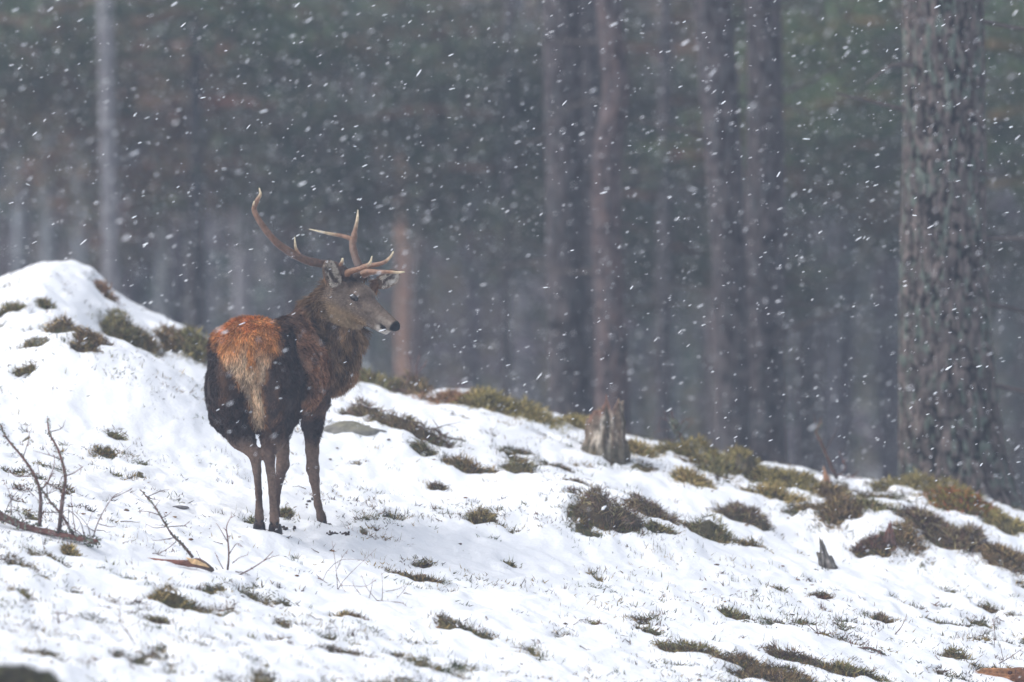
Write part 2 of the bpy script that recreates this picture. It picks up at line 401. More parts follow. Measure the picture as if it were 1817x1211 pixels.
# ------------------------------------------------------------------ the stag
ORG = at(450, 948, D0)
def S(px, py, dy): return at(px, py, D0 + dy) - ORG
TH = R(11.5); F = np.array([math.sin(TH), math.cos(TH), 0]); RT = np.array([math.cos(TH), -math.sin(TH), 0]); UP = np.array([0, 0, 1.])
BODY = np.stack([RT, F, UP])
H0 = S(613, 511, 1.02)
ha, hp = R(38), R(-28)
Hf = np.array([math.cos(ha) * math.cos(hp), -math.sin(ha) * math.cos(hp), math.sin(hp)])
Hr = unit(np.cross(Hf, UP)); Hu = np.cross(Hr, Hf)
HEAD = np.stack([Hf, Hr, Hu])
def HP(f, s, u): return H0 + Hf * f + Hr * s + Hu * u      # s>0: the side towards the camera

VX = .0075
lo = np.array([-.36, -.42, -.02]); hi = np.array([.86, 1.48, 1.52])
dims = np.ceil((hi - lo) / VX).astype(int)
gx, gy, gz = [lo[i] + np.arange(dims[i]) * VX for i in range(3)]
Dm = np.full(dims, 1.0, np.float32)
def _sub(c0, c1):
    a = np.maximum(np.floor((c0 - lo) / VX).astype(int), 0); b_ = np.minimum(np.ceil((c1 - lo) / VX).astype(int) + 1, dims)
    sl_ = tuple(slice(a[i], b_[i]) for i in range(3))
    return sl_, gx[sl_[0]][:, None, None].astype(np.float32), gy[sl_[1]][None, :, None].astype(np.float32), gz[sl_[2]][None, None, :].astype(np.float32)
def blend(sl_, d, k, sub=False):
    A = Dm[sl_]
    if sub:
        d = -d; h = np.clip(.5 - .5 * (A - d) / k, 0, 1); Dm[sl_] = A * (1 - h) + d * h + k * h * (1 - h)
    else:
        h = np.clip(.5 + .5 * (A - d) / k, 0, 1); Dm[sl_] = A * (1 - h) + d * h - k * h * (1 - h)
def ell(c, rad, fr=BODY, k=.05, sub=False):
    c = np.asarray(c); rad = np.asarray(rad, float); m_ = rad.max() + k * 1.5 + .02
    sl_, x, y, z = _sub(c - m_, c + m_); x = x - c[0]; y = y - c[1]; z = z - c[2]
    q = [(x * fr[i][0] + y * fr[i][1] + z * fr[i][2]) for i in range(3)]
    k0 = np.sqrt(sum((q[i] / rad[i])**2 for i in range(3))); k1 = np.sqrt(sum((q[i] / rad[i]**2)**2 for i in range(3)))
    blend(sl_, k0 * (k0 - 1) / np.maximum(k1, 1e-6), k, sub)
def cap(a, b_, ra, rb, k=.03):
    a = np.asarray(a); b_ = np.asarray(b_); m_ = max(ra, rb) + k * 1.5 + .02
    sl_, x, y, z = _sub(np.minimum(a, b_) - m_, np.maximum(a, b_) + m_)
    ab = b_ - a; t = ((x - a[0]) * ab[0] + (y - a[1]) * ab[1] + (z - a[2]) * ab[2]) / np.dot(ab, ab); t = np.clip(t, 0, 1)
    d = np.sqrt((x - a[0] - t * ab[0])**2 + (y - a[1] - t * ab[1])**2 + (z - a[2] - t * ab[2])**2) - (ra + (rb - ra) * t)
    blend(sl_, d, k)
def chain(pts, k=.025):
    for (p, q) in zip(pts[:-1], pts[1:]): cap(S(*p[:3]), S(*q[:3]), p[3], q[3], k)
ell(S(447, 630, .05), (.215, .26, .195))
ell(S(404, 612, .12), (.08, .12, .08)); ell(S(492, 606, .12), (.09, .12, .08))
ell(S(483, 655, .5), (.255, .42, .25)); ell(S(480, 690, .45), (.275, .36, .16))
ell(S(520, 652, .92), (.20, .3, .26)); ell(S(515, 590, .86), (.09, .26, .075))
ell(S(556, 672, .96), (.075, .14, .19)); ell(S(490, 675, .98), (.08, .14, .18))
chain([(572, 642, 1.06, .185), (588, 600, 1.08, .155), (602, 560, 1.06, .12), (612, 525, 1.03, .088)], .06)
cap(S(530, 580, .98), S(592, 520, 1.05), .075, .06, .06)
ell(S(408, 688, .0), (.118, .2, .22)); ell(S(488, 690, -.03), (.118, .2, .23))
chain([(402, 735, .06, .092), (428, 776, -.02, .056), (452, 808, -.1, .031)], .05)
chain([(500, 735, .03, .092), (487, 776, -.04, .056), (477, 808, -.12, .032)], .05)
chain([(452, 804, -.105, .034), (456, 835, -.1, .022), (459, 875, -.085, .0175), (460, 908, -.075, .02), (460, 919, -.07, .023), (460, 932, -.055, .021)], .012)
chain([(477, 804, -.125, .035), (480, 835, -.12, .023), (483, 875, -.105, .0185), (486, 912, -.095, .021), (487, 923, -.09, .024), (488, 936, -.075, .023)], .012)
chain([(557, 712, .95, .088), (553, 752, .98, .05), (554, 800, 1.0, .034), (555, 832, 1.0, .033), (558, 852, 1.0, .025), (564, 895, 1.0, .0185), (570, 918, 1.0, .022), (574, 935, 1.0, .025)], .02)
chain([(494, 720, 1.0, .085), (498, 765, 1.01, .047), (501, 800, 1.02, .035), (502, 825, 1.02, .033), (495, 850, 1.02, .024), (490, 890, 1.02, .018), (489, 915, 1.02, .022), (489, 930, 1.02, .023)], .02)
ell(S(455, 722, .06), (.075, .12, .13)); ell(S(462, 745, .12), (.12, .12, .06))
# tail
cap(S(445, 600, -.17), S(446, 665, -.205), .034, .02, .02)
# head
ell(HP(.035, 0, .0), (.105, .07, .07), HEAD, .03)
ell(HP(.13, 0, -.045), (.13, .06, .075), HEAD, .03)
cap(HP(.15, 0, -.015), HP(.37, 0, -.022), .058, .036, .03)
cap(HP(.12, 0, -.09), HP(.35, 0, -.068), .042, .022, .02)
ell(HP(.392, 0, -.018), (.032, .033, .027), HEAD, .015)
ell(HP(.10, 0, .045), (.08, .055, .028), HEAD, .02)
for s_ in (1, -1):
    ell(HP(.125, s_ * .052, .03), (.042, .024, .022), HEAD, .015)
    ell(HP(.20, s_ * .052, -.012), (.05, .012, .014), HEAD, .015)
    ell(HP(.128, s_ * .079, .012), (.021, .013, .014), HEAD, .008, sub=True)
    ell(HP(.415, s_ * .022, -.012), (.008, .007, .005), HEAD, .004, sub=True)
ell(HP(.36, .033, -.052), (.045, .01, .004), HEAD, .006, sub=True)
ell(HP(.36, -.033, -.052), (.045, .01, .004), HEAD, .006, sub=True)
# pedicles
PR, PL = S(616, 492, .97), S(643, 489, 1.10)
for P_ in (PR, PL): cap(HP(.01, 0, .03) * .4 + P_ * .6, P_, .03, .024, .02)
# ears: leaf shapes hollowed towards the opening
def ear(base, tip, face, w, t):
    ax = unit(tip - base); fn = unit(face - ax * np.dot(face, ax)); sd = np.cross(ax, fn); L_ = np.linalg.norm(tip - base) / 2
    c = (base + tip) / 2; fr = np.stack([ax, sd, fn])
    ell(c, (L_, w, t), fr, .012)
    cap(base, base + ax * L_ * .5, .024, .028, .02)
    ell(c + fn * t * 1.25 + ax * L_ * .12, (L_ * .80, w * .74, t * 1.2), fr, .006, sub=True)
    return c, fr, L_
E1 = ear(S(599, 512, .955), S(579, 462, .90), np.array([.35, -.95, .05]), .050, .023)
E2 = ear(S(668, 504, 1.13), S(709, 487, 1.22), np.array([.1, -.9, -.3]), .048, .022)
# extraction: naive surface nets
def surface_nets(D_, lo_, h_):
    s = D_ < 0; nx_, ny_, nz_ = D_.shape
    c = np.zeros((nx_ - 1, ny_ - 1, nz_ - 1), np.uint8)
    for a in (0, 1):
        for b_ in (0, 1):
            for e_ in (0, 1): c += s[a:nx_ - 1 + a, b_:ny_ - 1 + b_, e_:nz_ - 1 + e_]
    act = (c > 0) & (c < 8); idx = np.full(act.shape, -1, np.int64); I = np.argwhere(act); idx[act] = np.arange(len(I))
    acc = np.zeros((len(I), 3)); cnt = np.zeros(len(I))
    corners = [(0, 0, 0), (1, 0, 0), (0, 1, 0), (1, 1, 0), (0, 0, 1), (1, 0, 1), (0, 1, 1), (1, 1, 1)]
    val = [D_[I[:, 0] + a, I[:, 1] + b_, I[:, 2] + e_] for (a, b_, e_) in corners]
    for p in range(8):
        for q in range(p + 1, 8):
            if bin(p ^ q).count('1') != 1: continue
            m_ = (val[p] < 0) != (val[q] < 0); t = np.where(m_, val[p] / np.where(m_, val[p] - val[q], 1), 0)
            a = np.array(corners[p], float); b2 = np.array(corners[q], float)
            acc += np.where(m_[:, None], a + (b2 - a) * t[:, None], 0); cnt += m_
    V = lo_ + (I + acc / cnt[:, None]) * h_
    Fq = []
    for ax in range(3):
        sa = [slice(1, -1)] * 3; sb = [slice(1, -1)] * 3; sa[ax] = slice(0, -1); sb[ax] = slice(1, None)
        A = s[tuple(sa)]; B = s[tuple(sb)]; E = np.argwhere(A != B)
        if not len(E): continue
        off = np.ones(3, int); off[ax] = 0; P = E + off; flip = A[tuple(E.T)]
        u, w = [k for k in range(3) if k != ax]; eu = np.zeros(3, int); ew = np.zeros(3, int); eu[u] = 1; ew[w] = 1
        q = np.stack([idx[tuple((P - eu - ew).T)], idx[tuple((P - ew).T)], idx[tuple(P.T)], idx[tuple((P - eu).T)]], -1)
        par = (ax == 1)
        fl = flip ^ par; q[~fl] = q[~fl][:, ::-1]
        Fq.append(q)
    return V, np.concatenate(Fq)
V, Q = surface_nets(Dm, lo, VX)
gr = np.stack(np.gradient(Dm, VX), -1)
ii = np.clip(np.round((V - lo) / VX).astype(int), 1, dims - 2)
NV = unit(gr[ii[:, 0], ii[:, 1], ii[:, 2]].astype(float)); del gr
# keep the one connected body (drop stray islands): by size of component via label spreading on z is not needed, SDF is one piece

def px_of(p):
    w = p + ORG; a_ = w[:, 0] / w[:, 1]; b_ = w[:, 2] / w[:, 1]
    v = (b_ * CP - SP) / (CP + b_ * SP); u = a_ * (CP - v * SP)
    return u * PXM * D0 + 908.5, 605.5 - v * PXM * D0
C_OR, C_CR, C_DK, C_FL = srgb(196, 138, 84), srgb(200, 174, 144), srgb(56, 44, 40), srgb(150, 110, 82)
C_LEG, C_LEGD, C_NK, C_HD, C_MUZ = srgb(114, 94, 82), srgb(76, 60, 54), srgb(118, 94, 70), srgb(120, 106, 95), srgb(150, 140, 130)
def seg_d(p, a, b_):
    ab = b_ - a; t = np.clip(((p - a) @ ab) / (ab @ ab), 0, 1); return np.linalg.norm(p - a - t[:, None] * ab, axis=1), t
def mixc(c, d, w): return c * (1 - w[:, None]) + d * w[:, None]
def coat_colour(p, n):
    "colour of the coat and a region code, from where a point lies on the animal"
    x, y = px_of(p); Yd = p[:, 1]
    wob = 7 * fbm(p[:, 0] * 22, p[:, 1] * 22, p[:, 2] * 22, 3, 3); x = x + wob; y = y + 8 * fbm(p[:, 0] * 20, p[:, 2] * 20, p[:, 1] * 20, 9, 3)
    c = np.tile(C_FL, (len(p), 1))
    c = mixc(c, C_DK, smooth(0, 1, .5 + .9 * fbm(p[:, 0] * 9, p[:, 1] * 9, p[:, 2] * 9, 14, 3)) * .32)
    up = smooth(.6, .95, n[:, 2]); c = mixc(c, C_DK, up * .75)                       # dark back line
    c = mixc(c, C_DK, smooth(715, 750, y))                                          # belly
    # thighs
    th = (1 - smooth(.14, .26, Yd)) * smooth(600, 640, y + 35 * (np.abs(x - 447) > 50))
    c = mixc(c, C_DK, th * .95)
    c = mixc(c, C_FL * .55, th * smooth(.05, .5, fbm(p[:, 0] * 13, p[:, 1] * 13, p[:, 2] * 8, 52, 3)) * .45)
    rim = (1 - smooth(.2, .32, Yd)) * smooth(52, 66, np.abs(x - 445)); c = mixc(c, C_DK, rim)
    # rump patch and the pale stripe down between the thighs
    yy_ = [560, 575, 600, 620, 636, 652, 674, 698, 729, 750, 765]
    hw = np.interp(y, yy_, [42, 54, 59, 57, 45, 33, 25, 15, 12, 9, 3])
    cx = np.interp(y, yy_, [436, 437, 437, 437, 440, 442, 445, 449, 456, 459, 460])
    back = 1 - smooth(.05, .17, Yd)
    patch = back * (1 - smooth(hw - 13, hw + 9, np.abs(x - cx) + 5 * fbm(p[:, 0] * 50, p[:, 2] * 50, 0, 44, 2))) * (1 - smooth(755, 768, y)) * smooth(552, 562, y)
    cream = smooth(612, 655, y + 14 * (1 - np.abs(x - cx) / 40)) * (1 - smooth(hw * .9, hw, np.abs(x - cx)))
    tail = 1 - smooth(6, 10, np.abs(x - 446)); tail = tail * (1 - smooth(640, 662, y)); cream = cream * (1 - tail)
    pc = mixc(np.tile(C_OR, (len(p), 1)), C_CR, cream); pc = mixc(pc, C_OR * .65, smooth(.1, .7, fbm(p[:, 0] * 30, p[:, 1] * 30, p[:, 2] * 14, 33, 3)) * .6)
    c = mixc(c, pc, patch)
    # legs
    lg = smooth(765, 800, y); lt = .5 + .5 * fbm(p[:, 0] * 14, p[:, 1] * 14, p[:, 2] * 5, 17, 2)
    lc = mixc(np.tile(C_LEGD, (len(p), 1)), C_LEG, smooth(.25, .6, lt)); lc = mixc(lc, C_LEGD * .5, smooth(925, 938, y))
    c = mixc(c, lc, lg)
    fl_ = smooth(.8, .9, Yd) * (1 - smooth(700, 760, y)) * smooth(660, 700, y) * (x < 592); c = mixc(c, C_DK, fl_ * .9)
    # neck
    dn, tn = seg_d(p, S(572, 640, 1.05), S(612, 520, 1.03)); nk = (1 - smooth(.17, .22, dn)) * smooth(.75, .9, Yd) * (1 - smooth(690, 712, y))
    nc = mixc(np.tile(C_NK, (len(p), 1)), C_DK, smooth(0, .8, fbm(p[:, 0] * 24, p[:, 1] * 24, p[:, 2] * 10, 23, 3) + .25) * .8)
    c = mixc(c, nc, nk)
    # head
    q = (p - H0) @ HEAD.T; hd = smooth(-.085, -.02, q[:, 0] + .25 * q[:, 2] + .25 * (q[:, 2] + .05)) * (q[:, 2] > -.16) * (q[:, 0] > -.12) * smooth(.10, .14, 0.25 - np.abs(q[:, 1]))
    hd = hd * (y < 606) * (Yd > .6)
    hc = np.tile(C_HD, (len(p), 1)); hc = mixc(hc, srgb(146, 122, 92), smooth(-.05, -.1, q[:, 2]) * (q[:, 0] < .24) * .8)
    hc = mixc(hc, srgb(74, 62, 56), smooth(.02, .05, q[:, 2]) * (1 - smooth(.06, .12, q[:, 0])))
    hc = mixc(hc, srgb(34, 28, 28), (1 - smooth(.035, .055, np.hypot(q[:, 1], q[:, 0] - .02))) * (q[:, 2] > .03))
    hc = mixc(hc, srgb(88, 74, 66), smooth(.015, .03, q[:, 2]) * smooth(.12, .2, q[:, 0]) * .6)
    hc = mixc(hc, C_MUZ, smooth(.27, .33, q[:, 0]) * (q[:, 2] < -.0) * .7)
    hc = mixc(hc, srgb(205, 198, 190), smooth(.28, .33, q[:, 0]) * smooth(-.05, -.058, q[:, 2]))
    hc = mixc(hc, srgb(30, 26, 26), smooth(.31, .335, q[:, 0]) * (1 - smooth(.01, .02, np.abs(q[:, 2] + .052))) * (q[:, 0] < .365))
    hc = mixc(hc, srgb(24, 25, 29), smooth(.385, .395, q[:, 0]) * smooth(-.046, -.038, q[:, 2]))
    for s_ in (1, -1):
        de = np.linalg.norm((q - np.array([.128, s_ * .07, .012])) * np.array([.75, .6, 1]), axis=1); hc = mixc(hc, srgb(165, 145, 135), (1 - smooth(.018, .026, de)) * .8)
        de = np.linalg.norm((q - np.array([.175, s_ * .06, -.012])) * np.array([.6, .6, 1.2]), axis=1); hc = mixc(hc, srgb(60, 50, 52), (1 - smooth(.010, .02, de)) * .45)
    c = mixc(c, hc, hd)
    em = np.zeros(len(p))
    for (ec, fr, L_) in (E1, E2):
        e_ = (p - ec) @ fr.T; er = (np.abs(e_[:, 0]) < L_ * 1.05) & (np.abs(e_[:, 1]) < .048) & (np.abs(e_[:, 2]) < .035)
        em = np.maximum(em, er * 1.0); e1 = er * smooth(.2, .6, n @ fr[2]); c = mixc(c, srgb(110, 94, 82), er * .9)
        inn = e1 * (np.abs(e_[:, 1]) < .036) * (e_[:, 0] > -L_ * .75) * (e_[:, 0] < L_ * .85)
        c = mixc(c, mixc(np.tile(srgb(186, 176, 162), (len(p), 1)), srgb(80, 68, 62), smooth(0, .5, fbm(e_[:, 0] * 30, e_[:, 1] * 50, 0, 6, 2))), inn * .95)
    return c, dict(nk=nk, hd=hd, patch=patch, lg=lg, x=x, y=y, q=q, em=em)
CC, RG = coat_colour(V, NV)
stag = empty('red_deer_stag', ORG)
tag(stag, 'red deer stag with rusty rump standing in the snow, looking back to the right', 'deer')
mb = MB(); mb.add(V, [Q], CC * .8); body = mb.build('body', M_SKIN, stag)

# coat of hair
tri = np.concatenate([Q[:, [0, 1, 2]], Q[:, [0, 2, 3]]]); e1_ = V[tri[:, 1]] - V[tri[:, 0]]; e2_ = V[tri[:, 2]] - V[tri[:, 0]]
ar = np.linalg.norm(np.cross(e1_, e2_), axis=1)
tc_ = V[tri].mean(1); tn_ = unit(NV[tri].sum(1))
dens = np.ones(len(tri)); vis = (tn_[:, 1] < .45); dens *= np.where(vis, 1.0, .25)
dens *= np.where(RG['lg'][tri[:, 0]] > .5, .8, 1); dens *= np.where(RG['hd'][tri[:, 0]] > .5, 1.6, 1)
NH = 170000; w = ar * dens; pick = RNG.choice(len(tri), NH, p=w / w.sum())
r1 = np.sqrt(RNG.rand(NH, 1)); r2 = RNG.rand(NH, 1)
hb = V[tri[pick, 0]] * (1 - r1) + V[tri[pick, 1]] * (r1 * (1 - r2)) + V[tri[pick, 2]] * (r1 * r2)
hn = unit(NV[tri[pick]].mean(1)); hcol, hr = coat_colour(hb, hn)
grow = np.tile(-F * .5 + np.array([0, 0, -.9]), (NH, 1))
k = hr['nk'][:, None]; grow = grow * (1 - k) + k * np.array([-.25, -.1, -.95])
k = hr['hd'][:, None]; grow = grow * (1 - k) + k * (-Hf + np.array([0, 0, -.25]))
k = hr['lg'][:, None]; grow = grow * (1 - k) + k * np.array([0, 0, -1.])
jit = np.stack([fbm(hb[:, 0] * 16, hb[:, 1] * 16, hb[:, 2] * 16, 70 + i, 2) for i in range(3)], -1)
grow = unit(grow - hn * (grow * hn).sum(1, keepdims=True)) + jit * .9 * (1 - .75 * np.maximum(hr['lg'], hr['hd'])[:, None]) * (1 - .5 * hr['patch'][:, None]) + RNG.normal(size=(NH, 3)) * .14
lift = .30 + .22 * hr['nk'] + .1 * hr['patch'] - .18 * hr['lg'] - .15 * hr['hd']
hd_ = unit(grow + hn * lift[:, None])
Lh = .028 + .034 * hr['nk'] + .006 * hr['patch']; Lh = Lh * (1 - .62 * hr['lg']); Lh = Lh * (1 - hr['hd']) + hr['hd'] * .011; Lh = np.where(hr['em'] > .5, .011, Lh)
# short hair at muzzle, no hair on nose pad, eye and inside ears
q = hr['q']; isn = (hr['hd'] > .5) & (q[:, 0] > .375)
ey = np.zeros(NH, bool)
for s_ in (1, -1): ey |= np.linalg.norm((q - np.array([.128, s_ * .078, .012])) * np.array([.85, .8, 1.15]), axis=1) < .025
Lh = Lh * RNG.uniform(.6, 1.25, NH); Lh = np.where(hr['hd'] * smooth(.25, .35, q[:, 0]) > .3, Lh * .5, Lh)
tuft = fbm(hb[:, 0] * 28, hb[:, 1] * 28, hb[:, 2] * 28, 81, 2)
br = np.clip(1 + (.8 - .4 * hr['patch']) * tuft + .7 * hr['hd'] * fbm(hb[:, 0] * 70, hb[:, 1] * 70, hb[:, 2] * 70, 83, 2) + RNG.normal(size=NH) * .36, .22, 2.6)[:, None]
tipc = hcol * br * 1.25 + hr['nk'][:, None] * (RNG.rand(NH, 1) < .35) * srgb(130, 104, 74) * .6
keep = ~(isn | ey)
mb = MB(); blades(mb, (hb - hn * .003)[keep], hd_[keep], Lh[keep], np.where(hr['hd'] > .5, .0013, .0021)[keep], (hcol * br * .75)[keep], .25, tipc[keep])
fur = mb.build('coat', M_FUR, stag); fur['kind'] = 'stuff'

# eyes
def ico(mb_, c, rad, fr=np.eye(3), col=(.1, .1, .1), nu=14, nv=10, nz=0, seed=0):
    u = np.arange(nu) / nu * 2 * np.pi; v = (np.arange(nv) + .5) / nv * np.pi
    P = np.stack([np.outer(np.sin(v), np.cos(u)), np.outer(np.sin(v), np.sin(u)), np.outer(np.cos(v), np.ones(nu))], -1).reshape(-1, 3)
    P = np.vstack([P, [0, 0, 1], [0, 0, -1]])
    if nz: P = P * (1 + nz * fbm(P[:, 0] * 1.6 + seed, P[:, 1] * 1.6, P[:, 2] * 1.6, seed, 3))[:, None]
    P = (P * np.asarray(rad)) @ fr + c
    i = np.arange(nv - 1)[:, None] * nu; j = np.arange(nu)[None]
    f = np.stack([i + j, i + nu + j, i + nu + (j + 1) % nu, i + (j + 1) % nu], -1).reshape(-1, 4); jj = np.arange(nu); n_ = nu * nv
    mb_.add(P, [f, np.stack([jj, (jj + 1) % nu, np.full(nu, n_)], -1), np.stack([(nv - 1) * nu + (jj + 1) % nu, (nv - 1) * nu + jj, np.full(nu, n_ + 1)], -1)], col)
for s_ in (1, -1):
    mb = MB(); ico(mb, HP(.128, s_ * .0715, .012), (.029, .0165, .0185), HEAD); mb.build('eye', M_EYE, stag)
# hooves: two claws and dew claws each
for (a_, b_, dy, yaw, sc) in [(460, 944, -.05, 0, 1), (488, 949, -.07, .1, 1.08), (577, 948, .98, .55, 1.1), (489, 941, 1.02, .1, 1)]:
    c0 = S(a_, b_, dy); mb = MB(); fw = np.array([math.sin(yaw), math.cos(yaw), 0]); rt = np.array([fw[1], -fw[0], 0])
    for s_ in (1, -1):
        ringz = [(0, .055, .022), (.018, .05, .021), (.036, .038, .018), (.052, .022, .014)]
        vs_ = []
        for (z_, l_, w_) in ringz:
            for t in range(10):
                an = t / 10 * 2 * math.pi; lx = math.cos(an) * l_ * (.55 if math.cos(an) < 0 else .9); sx = math.sin(an) * w_ * .85
                vs_.append(c0 + (fw * (lx + .012 - z_ * .25) + rt * (sx + s_ * .016)) * sc + UP * z_ * sc)
        nn = 10; i = np.arange(3)[:, None] * nn; j = np.arange(nn)[None]
        vs_.append(c0 + rt * s_ * .016); 
        mb.add(vs_, [np.stack([i + j, i + (j + 1) % nn, i + nn + (j + 1) % nn, i + nn + j], -1).reshape(-1, 4),
                     np.stack([(np.arange(nn) + 1) % nn, np.arange(nn), np.full(nn, 40)], -1)], srgb(38, 33, 33))
        ico(mb, c0 - fw * .03 * sc + rt * s_ * .014 + UP * .062, (.009, .009, .013), col=srgb(30, 26, 26), nu=8, nv=6)
    mb.build('hoof', M_HOOF, stag)
# antlers
A_D, A_B, A_T = srgb(48, 34, 32), srgb(134, 100, 78), srgb(224, 210, 176)
def antler(name_paths):
    mb_ = MB(); k = 0
    for pts in name_paths:
        P = [S(*p[:3]) for p in pts]; r_ = [p[3] * 1.18 for p in pts]; n = len(pts)
        cs = [(A_D if pts[0][3] > .02 else A_B) * (1 - i / (n - 1)) + A_B * (i / (n - 1)) for i in range(n)]
        cs[-1] = A_T; 
        if n > 3: cs[-2] = (A_T + A_B) / 2
        k += 1; tube(mb_, P, r_, 14, np.array(cs), sub=8, rough=.16, seed=k * 3)
    return mb_
R_ANT = [
 [(616, 492, .97, .03), (611, 484, .96, .025), (598, 474, .95, .021), (575, 469, .93, .0195), (545, 463, .90, .019), (520, 451, .87, .018), (495, 434, .85, .0165), (474, 412, .84, .015), (458, 388, .84, .0135), (451, 371, .85, .012), (457, 355, .86, .010), (462, 345, .87, .007), (460, 334, .88, .002)],
 [(451, 376, .85, .009), (450, 366, .84, .0075), (451, 357, .83, .002)],
 [(533, 458, .885, .012), (527, 446, .87, .0085), (524, 436, .86, .006), (523, 421, .85, .002)],
 [(600, 476, .95, .011), (606, 467, .93, .0085), (608, 459, .92, .005)],
 [(612, 488, .96, .02), (622, 482, .92, .014), (636, 478, .88, .0115), (650, 473, .85, .0095), (657, 466, .84, .007), (660, 455, .83, .002)],
]
L_ANT = [
 [(645, 490, 1.08, .028), (641, 480, 1.10, .022), (635, 467, 1.13, .019), (629, 452, 1.17, .0175), (626, 436, 1.22, .0165), (628, 422, 1.26, .016), (630, 410, 1.29, .0105), (634, 390, 1.33, .007), (635, 373, 1.36, .002)],
 [(627, 428, 1.24, .012), (618, 422, 1.25, .0105), (602, 418, 1.27, .0085), (580, 414, 1.28, .0065), (549, 407, 1.3, .002)],
 [(645, 487, 1.07, .02), (656, 483, 1.03, .016), (672, 483, .99, .0105), (692, 483, .95, .008), (707, 484, .92, .006), (718, 483, .90, .003)],
 [(640, 477, 1.1, .014), (652, 472, 1.06, .012), (668, 470, 1.02, .0105), (683, 465, 1.0, .0085), (693, 456, .99, .006), (698, 447, .98, .003)],
]
for pa in (R_ANT, L_ANT): antler(pa).build('antler', M_ANT, stag)
# black fringe of hair where the hooves broke the snow: churned dark earth
def churn(px, py, wpx, hpx, n, name, lab):
    mb_ = MB(); p0 = ground_at(px, py)
    for i in range(n):
        p = ground_at(px + RNG.uniform(-.5, .5) * wpx, py + RNG.uniform(-.5, .5) * hpx)
        ico(mb_, p + np.array([0, 0, .0]), RNG.uniform(.005, .012, 3), col=srgb(*RNG.uniform(.6, 1.2) * np.array([62, 50, 44])), nu=7, nv=5, nz=.5, seed=i)
    o = mb_.build(name, M_ROCK, loc=p0); tag(o, lab, 'earth', kind='stuff'); return o
churn(600, 948, 40, 5, 18, 'churned_earth', None); churn(508, 938, 30, 8, 14, 'churned_earth', None); churn(552, 893, 24, 20, 14, 'churned_earth', None)

# ------------------------------------------------------------------ heather, moss and grass clumps
PAL = dict(
 brown=[(112, 92, 64), (84, 66, 52), (142, 122, 82), (72, 70, 48)], straw=[(160, 140, 92), (128, 112, 66), (92, 92, 52), (86, 64, 44)],
 dark=[(100, 80, 68), (112, 98, 70), (74, 58, 52), (130, 120, 86)], olive=[(104, 102, 66), (136, 124, 82), (80, 80, 54), (104, 82, 60)],
 red=[(104, 70, 58), (84, 62, 52), (110, 96, 62), (66, 50, 44)], rust=[(140, 104, 78), (112, 84, 62), (132, 118, 80), (80, 62, 50)],
 moss=[(140, 128, 78), (112, 104, 64), (150, 132, 86), (84, 78, 54)], orange=[(150, 96, 58), (128, 124, 60), (116, 84, 54), (90, 94, 46)])
def clump(p, c, blurred):
    s = PXM * D0 / p[1]; w = c[2] / s * .5; h = max(c[3] / s, .03); d = max(.6 * w, h * .8); d = min(d, .5)
    if blurred: d = max(d, .25)
    pal = np.array([srgb(*q) for q in PAL[c[4]]]); mb_ = MB()
    # lumpy cushion that carries the shoots
    nu, nv = 28, 9; u = np.arange(nu) / nu * 2 * np.pi; rr = np.linspace(0.02, 1, nv)
    lob = 1 + .6 * fbm(np.cos(u) * 1.5 + p[0] * 7, np.sin(u) * 1.5 + p[1] * 5, 0, 5, 3)
    X = p[0] + np.outer(rr, np.cos(u) * lob) * w; Y = p[1] + h * .4 / .14 * 0 + d * .25 + np.outer(rr, np.sin(u) * lob) * d
    h = h * 1.3
    hh = h * .62 * (1 - rr**2)[:, None] * (.75 + .6 * fbm(X * 9, Y * 7, 0, 8, 3))
    Z = height(X, Y) - .03 + hh * .8
    i = np.arange(nv - 1)[:, None] * nu; j = np.arange(nu)[None]
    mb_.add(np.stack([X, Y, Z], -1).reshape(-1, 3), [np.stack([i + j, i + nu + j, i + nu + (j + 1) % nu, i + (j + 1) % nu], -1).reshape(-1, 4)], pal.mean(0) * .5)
    n = int(np.clip(w * d * 60000, 500, 9000 if not blurred else 5000))
    t = np.sqrt(RNG.rand(n)) * 1.12; a = RNG.rand(n) * 2 * np.pi; la = np.interp(a, np.append(u, 2 * np.pi), np.append(lob, lob[0]))
    x = p[0] + t * la * np.cos(a) * w; y = p[1] + d * .25 + t * la * np.sin(a) * d
    ht = h * .62 * np.maximum(1 - t**2, 0) * (.75 + .6 * fbm(x * 9, y * 7, 0, 8, 3))
    ok = fbm(x * 11, y * 8, 0, 88, 2) + .25 * RNG.normal(size=n) < .12 + .3 * (1 - t); x, y, ht, t, a = x[ok], y[ok], ht[ok], t[ok], a[ok]; n = len(x)
    z = height(x, y) - .028 + ht
    dr = np.stack([np.cos(a) * t * .9, np.sin(a) * t * .9, np.full(n, .75)], -1) + RNG.normal(size=(n, 3)) * .5; dr[:, 2] = np.abs(dr[:, 2]) * .55 + .05
    L_ = RNG.uniform(.4, 1.5, n) * min(.038, .016 + h * .22) * (1.25 if blurred else 1)
    ci = RNG.choice(len(pal), n, p=[.35, .28, .2, .17]); col = pal[ci] * RNG.uniform(.6, 1.9, (n, 1))
    blades(mb_, np.stack([x, y, z], -1), dr, L_, RNG.uniform(.0014, .0036, n) * (1.4 if blurred else 1), col, .5, col * 1.25)
    o_ = mb_.build('heather_clump' if c[4] in ('dark', 'brown', 'red', 'rust') else 'grass_tussock', M_PLANT, loc=p)
    return o_
for (p, c, bl) in allc:
    o = clump(p, c, bl)
    cat = 'heather' if o.name.startswith('heather') else 'tussock'
    tag(o, c[5], cat, 'plants showing through the snow' if not bl else 'plants along the crest')
